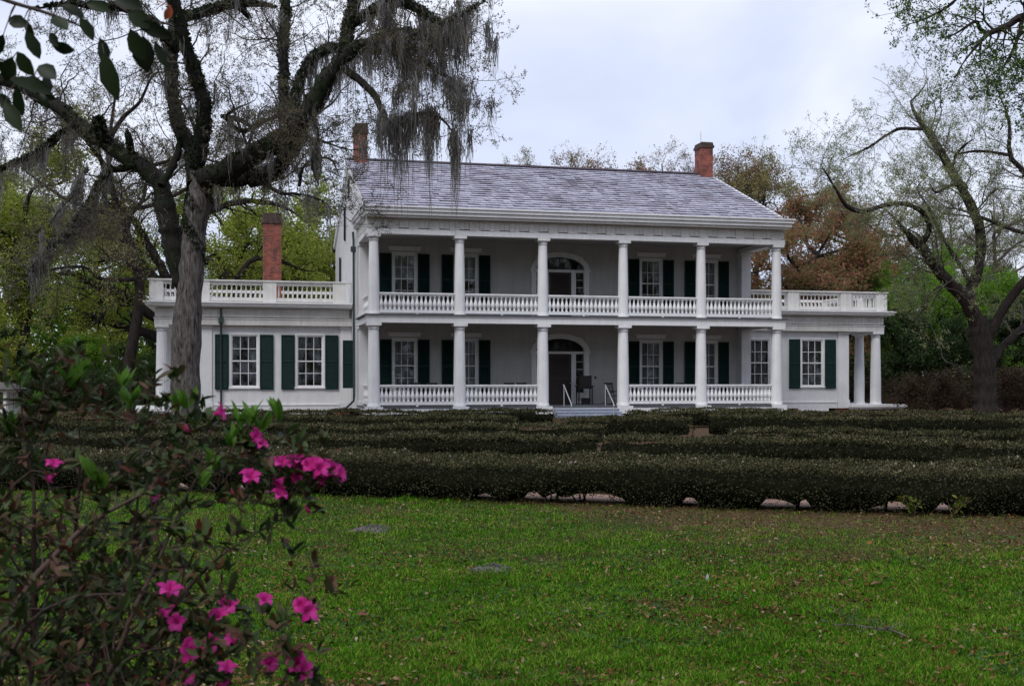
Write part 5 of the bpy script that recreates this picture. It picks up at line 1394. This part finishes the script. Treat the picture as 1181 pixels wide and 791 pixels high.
for i, (u, Y_, w_, h_, lb) in enumerate(((1040, 66, 3.4, 1.7, "brownish shrub just right of the right portico platform"), (1075, 62, 4, 2.1, "brownish shrub left of the right oak's trunk"), (1108, 64, 4, 2.3, "tall brownish shrub touching the left side of the right oak's trunk"),
                          (1160, 60, 4, 2.2, "brownish shrub touching the right side of the right oak's trunk"), (1195, 62, 4, 2.3, "brownish shrub cut by the right edge"), (995, 70, 3, 1.6, "brownish shrub behind the right portico columns"))):
    shrub(u, Y_, w_, h_, RUSHR, lb, 60 + i, GS)
GS2 = "dark shrubs along the left garden edge"
for i, (u, Y_, w_, h_, lb) in enumerate(((40, 64, 4, 2.2, "dark shrub beside the white summerhouse"), (85, 66, 4, 2.6, "dark green shrub at the left garden edge, second from the summerhouse"), (130, 62, 4, 2.3, "dark shrub left of the left portico platform"), (165, 68, 3.4, 2.2, "dark shrub behind the left portico column"), (-30, 66, 4, 2.6, "dark shrub behind the summerhouse roof"))):
    shrub(u, Y_, w_, h_, MIDG if i % 2 else EVERG, lb, 80 + i, GS2)

# ---------------------------------------------------------------- small white summerhouse at the left edge
p = px(-12, 480, 56.0)
t = thing("summerhouse", "small white latticed summerhouse with a grey shingle roof at the left edge", "garden house", (p[0], 56.0, 0), .1)
w = MB(); a_ = 1.05
for sx in (-1, 1):
    for sy in (-1, 1): w.box(sx * a_ - .07, sx * a_ + .07, sy * a_ - .07, sy * a_ + .07, 0, 1.25)
for s in (-1, 1):
    w.box(-a_ + .073, a_ - .073, s * a_ - .05, s * a_ + .05, 1.12, 1.245); w.box(s * a_ - .05, s * a_ + .05, -a_ + .073, a_ - .073, 1.12, 1.245)
    for k in range(5):
        q = -a_ + .073 + (k + 1) * (2 * a_ - .146) / 6
        w.box(q - .025, q + .025, s * a_ - .03, s * a_ + .03, .3, 1.12); w.box(s * a_ - .03, s * a_ + .03, q - .025, q + .025, .3, 1.12)
    w.box(-a_ + .073, a_ - .073, s * a_ - .04, s * a_ + .04, .05, .3); w.box(s * a_ - .04, s * a_ + .04, -a_ + .073, a_ - .073, .05, .3)
part("frame", w, CREAM, t)
w = MB(); e = 1.35
for k in range(9):
    h0, h1 = 1.24 + k * .09, 1.24 + (k + 1) * .09 + .02; e0, e1 = e * (1 - k / 9), e * (1 - (k + 1) / 9 - .01) if k < 8 else .02
    V = [(sx * ee, sy * ee, hh) for ee, hh in ((e0, h0 + .03), (max(e1, .02), h1)) for sx, sy in ((-1, -1), (1, -1), (1, 1), (-1, 1))]
    w.add(V, [(0, 1, 5, 4), (1, 2, 6, 5), (2, 3, 7, 6), (3, 0, 4, 7), (0, 3, 2, 1)])
part("roof", w, simple("grey_shingles", [(.3, (.07, .065, .06)), (.7, (.14, .13, .12))], 8, .9), t)

# ================================================================== FOREGROUND AZALEA
rng = np.random.default_rng(77)
Y = 3.0
c = np.array([px(-30, 600, Y)[0], Y, 0.0])
az_ = thing("azalea_bush", "leggy azalea bush with magenta blossoms and bright new shoots in the near left corner", "shrub", tuple(c))
stems = [
 [(-40, 1203, 9, 0), (-35, 950, 8, -.05), (-15, 780, 7, -.1), (25, 695, 6, -.1), (65, 640, 5.5, -.05), (112, 598, 5, 0), (178, 562, 4, .05), (235, 538, 3, .1), (282, 512, 2.2, .1)],
 [(-10, 1203, 9, .1), (60, 950, 7, .1), (130, 830, 6, .1), (185, 735, 5, .05), (230, 672, 4.5, 0), (255, 648, 4, 0), (300, 618, 3.2, -.05), (345, 590, 2.6, -.05), (378, 556, 2, -.05)],
 [(-30, 1203, 8, .25), (20, 950, 7, .25), (42, 760, 6, .25), (46, 620, 5, .2), (40, 520, 4, .2), (30, 450, 3, .2), (24, 430, 2, .2)],
 [(-20, 1203, 8, -.1), (80, 900, 6, -.1), (140, 730, 5, -.1), (178, 650, 4, -.05), (206, 590, 3.5, 0), (228, 545, 3, 0), (258, 515, 2.2, 0), (272, 505, 1.8, 0)],
 [(-40, 1203, 8, .4), (40, 850, 6, .4), (82, 690, 5, .4), (98, 590, 4.2, .35), (100, 510, 3.4, .3), (92, 445, 2.2, .3)],
 [(0, 1203, 7, -.25), (110, 980, 5.5, -.25), (200, 830, 4.5, -.25), (270, 750, 3.6, -.2), (318, 722, 2.8, -.2), (350, 706, 2, -.2)],
 [(0, 1203, 7, -.3), (120, 1020, 5.5, -.3), (210, 880, 4.5, -.3), (280, 810, 3.6, -.3), (342, 776, 2.4, -.3)],
 [(-20, 1203, 7, .2), (90, 880, 5, .2), (130, 720, 4.4, .15), (152, 610, 3.6, .15), (158, 520, 2.8, .1), (146, 446, 2, .1)],
 [(-35, 1203, 8, -.3), (-20, 900, 6, -.35), (10, 760, 5, -.4), (70, 700, 4, -.4), (140, 690, 3.2, -.35), (195, 690, 2.4, -.3)],
 [(-20, 1203, 7, .5), (70, 900, 5, .5), (120, 760, 4.4, .5), (172, 640, 3.6, .45), (198, 560, 3, .4), (212, 490, 2.2, .4), (208, 468, 1.6, .4)],
 [(-40, 1203, 8, .1), (-60, 900, 6, .1), (-40, 700, 5, .1), (-10, 600, 4, .1), (20, 545, 3, .1), (60, 545, 2, .1)],
 [(10, 1203, 6, 0), (150, 960, 5, 0), (225, 800, 4, 0), (255, 740, 3, 0), (268, 705, 2, 0)],
 [(-20, 1203, 7, -.15), (40, 960, 5, -.15), (120, 850, 4.4, -.2), (190, 790, 3.4, -.25), (235, 755, 2.2, -.25)],
]
Ps, Rs = limbset(stems, Y, c)
Ps = Ps + np.cumsum(rng.normal(size=Ps.shape), axis=1) * .0025
w = MB(); w.tubes(Ps, Rs * .62, 8); part("stems", w, TWIGR, az_)
up_ = Ps[:, 10:]; upr = Rs[:, 10:] * .8
s2, r2 = children(rng, up_, upr, 230, (0, 1), (.10, .32), .85, .22, .2, 7, .45, .0016)
s3, r3 = children(rng, s2, r2, 620, (.2, 1), (.04, .13), .85, .2, .22, 5, .6, .001)
# targets seen in the photo: blossoms and bright shoots, each on a twig from the nearest stem
FLW = [(62, 543), (186, 567), (289, 505), (286, 560), (325, 545), (352, 537), (368, 541), (383, 548), (319, 578), (196, 692), (208, 718), (253, 719), (268, 697), (302, 699), (353, 705), (226, 752), (244, 742), (274, 745), (344, 772), (262, 779), (306, 765), (349, 769), (214, 781), (296, 520), (244, 478), (360, 543), (376, 545), (341, 541)]
SHT = [(22, 446), (82, 446), (92, 434), (142, 448), (205, 474), (266, 514), (276, 492), (284, 516), (236, 562), (118, 562), (108, 552), (290, 488), (322, 482), (40, 470), (150, 470), (60, 480), (245, 540), (215, 470), (12, 500), (300, 497)]
allp = np.concatenate([Ps[:, 12:].reshape(-1, 3), s2.reshape(-1, 3)])
tws = []; ftip = []; fdir = []; stip = []; sdir = []
for lst, tip, dd in ((FLW, ftip, fdir), (SHT, stip, sdir)):
    for u, v in lst:
        # depth of the nearest twig in the picture plane decides how far away the blossom sits
        q = allp + c; uu = 590.5 + F * q[:, 0] / q[:, 1]; vv = HZ - F * (q[:, 2] - CAMZ) / q[:, 1]
        i = np.argmin((uu - u) ** 2 + (vv - v) ** 2 + 400 * (vv < v)); p = px(u, v, q[i, 1] - .02) - c
        a = allp[i]; m_ = (a + p) / 2 + rng.normal(size=3) * .008 - np.array([0, 0, .01])
        tws.append(resample([a, m_, p], 7)); tip.append(p); dd.append(unit(p - a + np.array([0, 0, .03])))
tws = np.array(tws); ftip = np.array(ftip); stip = np.array(stip); fdir = np.array(fdir); sdir = np.array(sdir)
s4, r4 = children(rng, Ps[:, 8:19], Rs[:, 8:19] * .6, 260, (0, 1), (.10, .34), .95, .1, .22, 6, .4, .0013)
w = MB(); w.tubes(s4, r4, 4); w.tubes(s2, r2, 5); w.tubes(s3, r3, 4); w.tubes(tws, np.tile(np.linspace(.0024, .0014, 7), (len(tws), 1)), 5); part("twigs", w, TWIGR, az_)
AZL = leafmat("dark_azalea_leaves", [(.014, .024, .008), (.03, .052, .014), (.05, .085, .022), (.06, .06, .024), (.10, .032, .018)], 9, .25, rough=.5, spec=.2)
AZB = leafmat("bright_azalea_shoots", [(.045, .12, .012), (.08, .19, .02), (.13, .26, .035)], 20, .45, rough=.4, spec=.4)
AZD = leafmat("withered_azalea_leaves", [(.05, .022, .016), (.09, .045, .03), (.12, .07, .045)], 12, .2)
def whorl(w, tips, dirs, n, L, W, out=1.0, upb=.25):
    N = len(tips); P = np.repeat(tips, n, 0); D = np.repeat(dirs, n, 0); r = rng.normal(size=(N * n, 3)); r = unit(r - (r * D).sum(1, keepdims=True) * D)
    leaf3d(w, rng, P + rng.normal(size=P.shape) * .004, unit(D * .55 + r * out + np.array([0, 0, upb])), L, W, curl=.3)
tip3 = s3[:, -1]; d3 = unit(s3[:, -1] - s3[:, -2]); tip2 = s2[:, -1]; d2 = unit(s2[:, -1] - s2[:, -2])
lowm = (tip3[:, 2] + .0) < 1.35
w = MB(); whorl(w, tip3[:400], d3[:400], 5, .040, .015); whorl(w, tip2, d2, 6, .046, .017); whorl(w, ftip - fdir * .02, fdir, 6, .05, .02); whorl(w, stip - sdir * .05, sdir, 6, .055, .021, 1.1, -.15)
ps, tg_ = along(rng, s2, 900, (.2, 1)); leaf3d(w, rng, ps, tg_ * .4 + rng.normal(size=(900, 3)) * .7, .036, .014)
ps, tg_ = along(rng, Ps[:, 13:], 420, (0, 1)); leaf3d(w, rng, ps, tg_ * .4 + rng.normal(size=(420, 3)) * .8, .036, .014)
whorl(w, s4[:, -1], unit(s4[:, -1] - s4[:, -2]), 6, .042, .016)
ps, tg_ = along(rng, s4, 700, (.2, 1)); leaf3d(w, rng, ps, tg_ * .4 + rng.normal(size=(700, 3)) * .7, .036, .014)
part("foliage", w, AZL, az_)
w = MB(); whorl(w, tip3[480:], d3[480:], 5, .034, .013, 1, -.5); whorl(w, s4[:90, -1], unit(s4[:90, -1] - s4[:90, -2]), 6, .034, .013, 1, -.3); part("withered_leaves", w, AZD, az_)
for q_, d_ in zip(stip, sdir):
    w = MB(); whorl(w, q_[None], unit(d_ * .3 + np.array([0, 0, 1.0]))[None], 7, .062, .02, .5, .5); part("new_shoot", w, AZB, az_)
def petalmat():
    m, t, out = mat_new("magenta_petals")
    g = t.nodes.new("ShaderNodeNewGeometry"); r = ramp(t, [(0, (.50, .012, .19)), (.5, (.66, .03, .30)), (1, (.74, .07, .40))])
    t.links.new(g.outputs["Random Per Island"], r.inputs["Fac"])
    p = t.nodes.new("ShaderNodeBsdfPrincipled"); p.inputs["Roughness"].default_value = .6; p.inputs["Specular IOR Level"].default_value = .2; tr = t.nodes.new("ShaderNodeBsdfTranslucent")
    t.links.new(r.outputs["Color"], p.inputs["Base Color"]); t.links.new(r.outputs["Color"], tr.inputs["Color"])
    k = t.nodes.new("ShaderNodeMixShader"); k.inputs[0].default_value = .45; t.links.new(p.outputs[0], k.inputs[1]); t.links.new(tr.outputs[0], k.inputs[2]); t.links.new(k.outputs[0], out.inputs["Surface"])
    return m
PETAL = petalmat()
def blossom(seed, nf):
    """a truss of azalea flowers: five ruffled petals each, opening from a short tube, with stamens"""
    r = np.random.default_rng(seed); w = MB()
    for f in range(nf):
        ax = unit(np.array([r.normal() * .7, -.5 + r.normal() * .4, .55 + r.normal() * .4])); s = unit(np.cross(ax, [.3, .1, 1.0])); q = np.cross(s, ax); o = ax * .006 + r.normal(size=3) * .006
        op = r.uniform(.55, 1.0)
        for k in range(5):
            an = 2 * pi * k / 5 + r.uniform(-.1, .1); rad = s * cos(an) + q * sin(an); tn = np.cross(ax, rad)
            rows = []
            for t, wd_, rr_, hh_ in ((0, .003, .003, 0), (.3, .006, .006, .012), (.55, .0095, .014, .022), (.8, .0105, .025, .027), (1, .0015, .037, .024)):
                cc = o + rad * rr_ * op + ax * hh_ * (1.35 - .45 * op) + ax * r.uniform(-.002, .002)
                for j in (-1, 0, 1): rows.append(cc + tn * wd_ * j + ax * (.0035 * abs(j) * (1 if t < .9 else -.5)) + r.normal(size=3) * .0006)
            fc = [(a * 3 + j, a * 3 + j + 1, a * 3 + j + 4, a * 3 + j + 3) for a in range(4) for j in range(2)]
            w.add(rows, fc, True)
        for k in range(4):
            e = o + ax * .042 + (s * r.normal() + q * r.normal()) * .006; w.tube([o + ax * .01, (o + ax * .025 + e) / 2, e], .0006, 4)
    return w.mesh("blossom", PETAL)
BL = [blossom(k, n) for k, n in enumerate((1, 2, 3, 1, 2))]
big = {25: 2, 26: 1, 27: 1, 5: 2, 6: 2, 7: 2, 0: 1, 1: 1, 9: 1, 14: 2, 15: 2, 18: 2, 19: 1, 8: 0, 4: 1}
for i, p in enumerate(ftip):
    o_ = link("blossom", BL[big.get(i, 0 if i % 2 else 3)], az_, tuple(p), rng.uniform(-.9, .9)); sc_ = rng.uniform(.75, 1.0); o_.scale = (sc_,) * 3
bud = MB().lathe([(.001, 0), (.005, .006), (.006, .014), (.003, .024), (.0005, .03)], 8).mesh("flower_bud", simple("red_bud", [(.3, (.22, .01, .06)), (.7, (.32, .02, .10))], 40, .5))
for i in range(14):
    p = tip3[i * 31]; o_ = link("flower_bud", bud, az_, tuple(p)); o_.rotation_euler = (rng.uniform(-.6, .6), rng.uniform(-.6, .6), 0)

# ---------------------------------------------------------------- broad-leaved shrub at the left, its twigs hanging into the top corner
rng = np.random.default_rng(88); Y = 3.0
c = np.array([px(-420, 500, Y)[0], Y, 0.0])
sh = thing("evergreen_shrub", "tall glossy leaved shrub beyond the left edge, dark oval leaves hanging into the top corner", "shrub", tuple(c))
st = [
 [(-420, 1203, 16, 0), (-415, 900, 14, 0), (-400, 500, 12, 0), (-360, 150, 9, 0), (-280, -20, 7, 0), (-180, -60, 5, 0), (-60, -50, 4, 0), (40, -28, 3.4, 0), (110, -8, 2.6, .02), (150, 8, 2, .02), (172, 30, 1.5, .02)],
 [(-330, 60, 7, 0), (-230, 40, 5, -.1), (-130, 45, 4, -.1), (-50, 60, 3.2, -.1), (-5, 78, 2.4, -.1), (20, 92, 1.8, -.1), (36, 100, 1.4, -.1)],
 [(-90, -54, 3.2, 0), (-40, -20, 2.8, .08), (5, 0, 2.4, .08), (50, 14, 2, .08), (92, 30, 1.6, .08), (116, 48, 1.3, .08)],
]
Ps, Rs = limbset(st, Y, c); w = MB(); w.tubes(Ps, Rs, 8)
TG = [(30, 36, 20, 40, 30), (20, 60, 20, 30, 34), (34, 88, 22, 22, 36), (6, 118, 14, 26, 34), (60, 20, 20, 16, 30), (150, 34, 16, 34, 40), (10, 22, 26, 10, 30), (58, 38, 14, 26, 20), (28, 22, 10, 20, 22), (60, 52, 48, 12, 26), (115, 44, 8, 36, 34), (12, 92, 30, 8, 40), (14, 66, -10, 36, 34), (45, 76, 24, 18, 34), (52, 86, 6, 30, 30), (20, 100, 6, 36, 34), (92, 20, 18, 30, 30), (70, 6, 32, 14, 30), (120, 62, 10, 44, 42), (165, 42, 4, 46, 46), (158, 26, 30, 14, 36), (178, 48, 12, 26, 26), (148, 14, 30, 22, 34), (0, 108, 18, 30, 30), (46, 108, 10, 24, 24), (100, 4, 30, 8, 30), (130, -4, 34, 12, 34), (4, 40, -16, 30, 30)]
P_, D_, L_ = [], [], []
sp_ = Ps.reshape(-1, 3)
tw_ = []
for u, v, du, dv, ln in TG:
    q = sp_ + c; uu = 590.5 + F * q[:, 0] / q[:, 1]; vv = HZ - F * (q[:, 2] - CAMZ) / q[:, 1]; i = np.argmin((uu - u) ** 2 + (vv - v) ** 2)
    yy = q[i, 1] + rng.uniform(-.06, .06); p = px(u, v, yy) - c; P_.append(p); D_.append(px(u + du, v + dv, yy + rng.uniform(-.03, .03)) - c - p); L_.append(ln / F * yy)
    tw_.append(resample([sp_[i], (sp_[i] + p) / 2 + np.array([0, 0, .006]), p], 6))
w.tubes(np.array(tw_), np.tile(np.linspace(.002, .0012, 6), (len(tw_), 1)), 5); part("branches", w, TWIGR, sh)
GLOSS = leafmat("glossy_dark_leaves", [(.006, .011, .005), (.012, .021, .007), (.02, .034, .011)], 15, .3, rough=.45, spec=.2)
w = MB(); L_ = np.array(L_) * 1.1; leaf3d(w, rng, np.array(P_), np.array(D_), L_, L_ * .5, curl=.2, upn=(0, -1, .2))
ps, tg_ = along(rng, Ps[[0, 1]], 260, (.55, .85)); leaf3d(w, rng, ps, tg_ * .3 + rng.normal(size=(260, 3)) * .8 - np.array([0, 0, .5]), .08, .038)
part("foliage", w, GLOSS, sh)
p = px(197, 8, 3.02) - c; w = MB(); leaf3d(w, rng, np.array([p]), np.array([[-.012, 0, -.03]]), .034, .022, curl=.2)
w.tube(resample([Ps[0][-2], (Ps[0][-2] + p) / 2 + np.array([0, 0, .02]), p], 6), .0012, 5)
part("old_leaf", w, simple("orange_old_leaf", [(.3, (.42, .08, .03)), (.7, (.5, .13, .04))], 30, .6), sh, label="single orange red leaf")
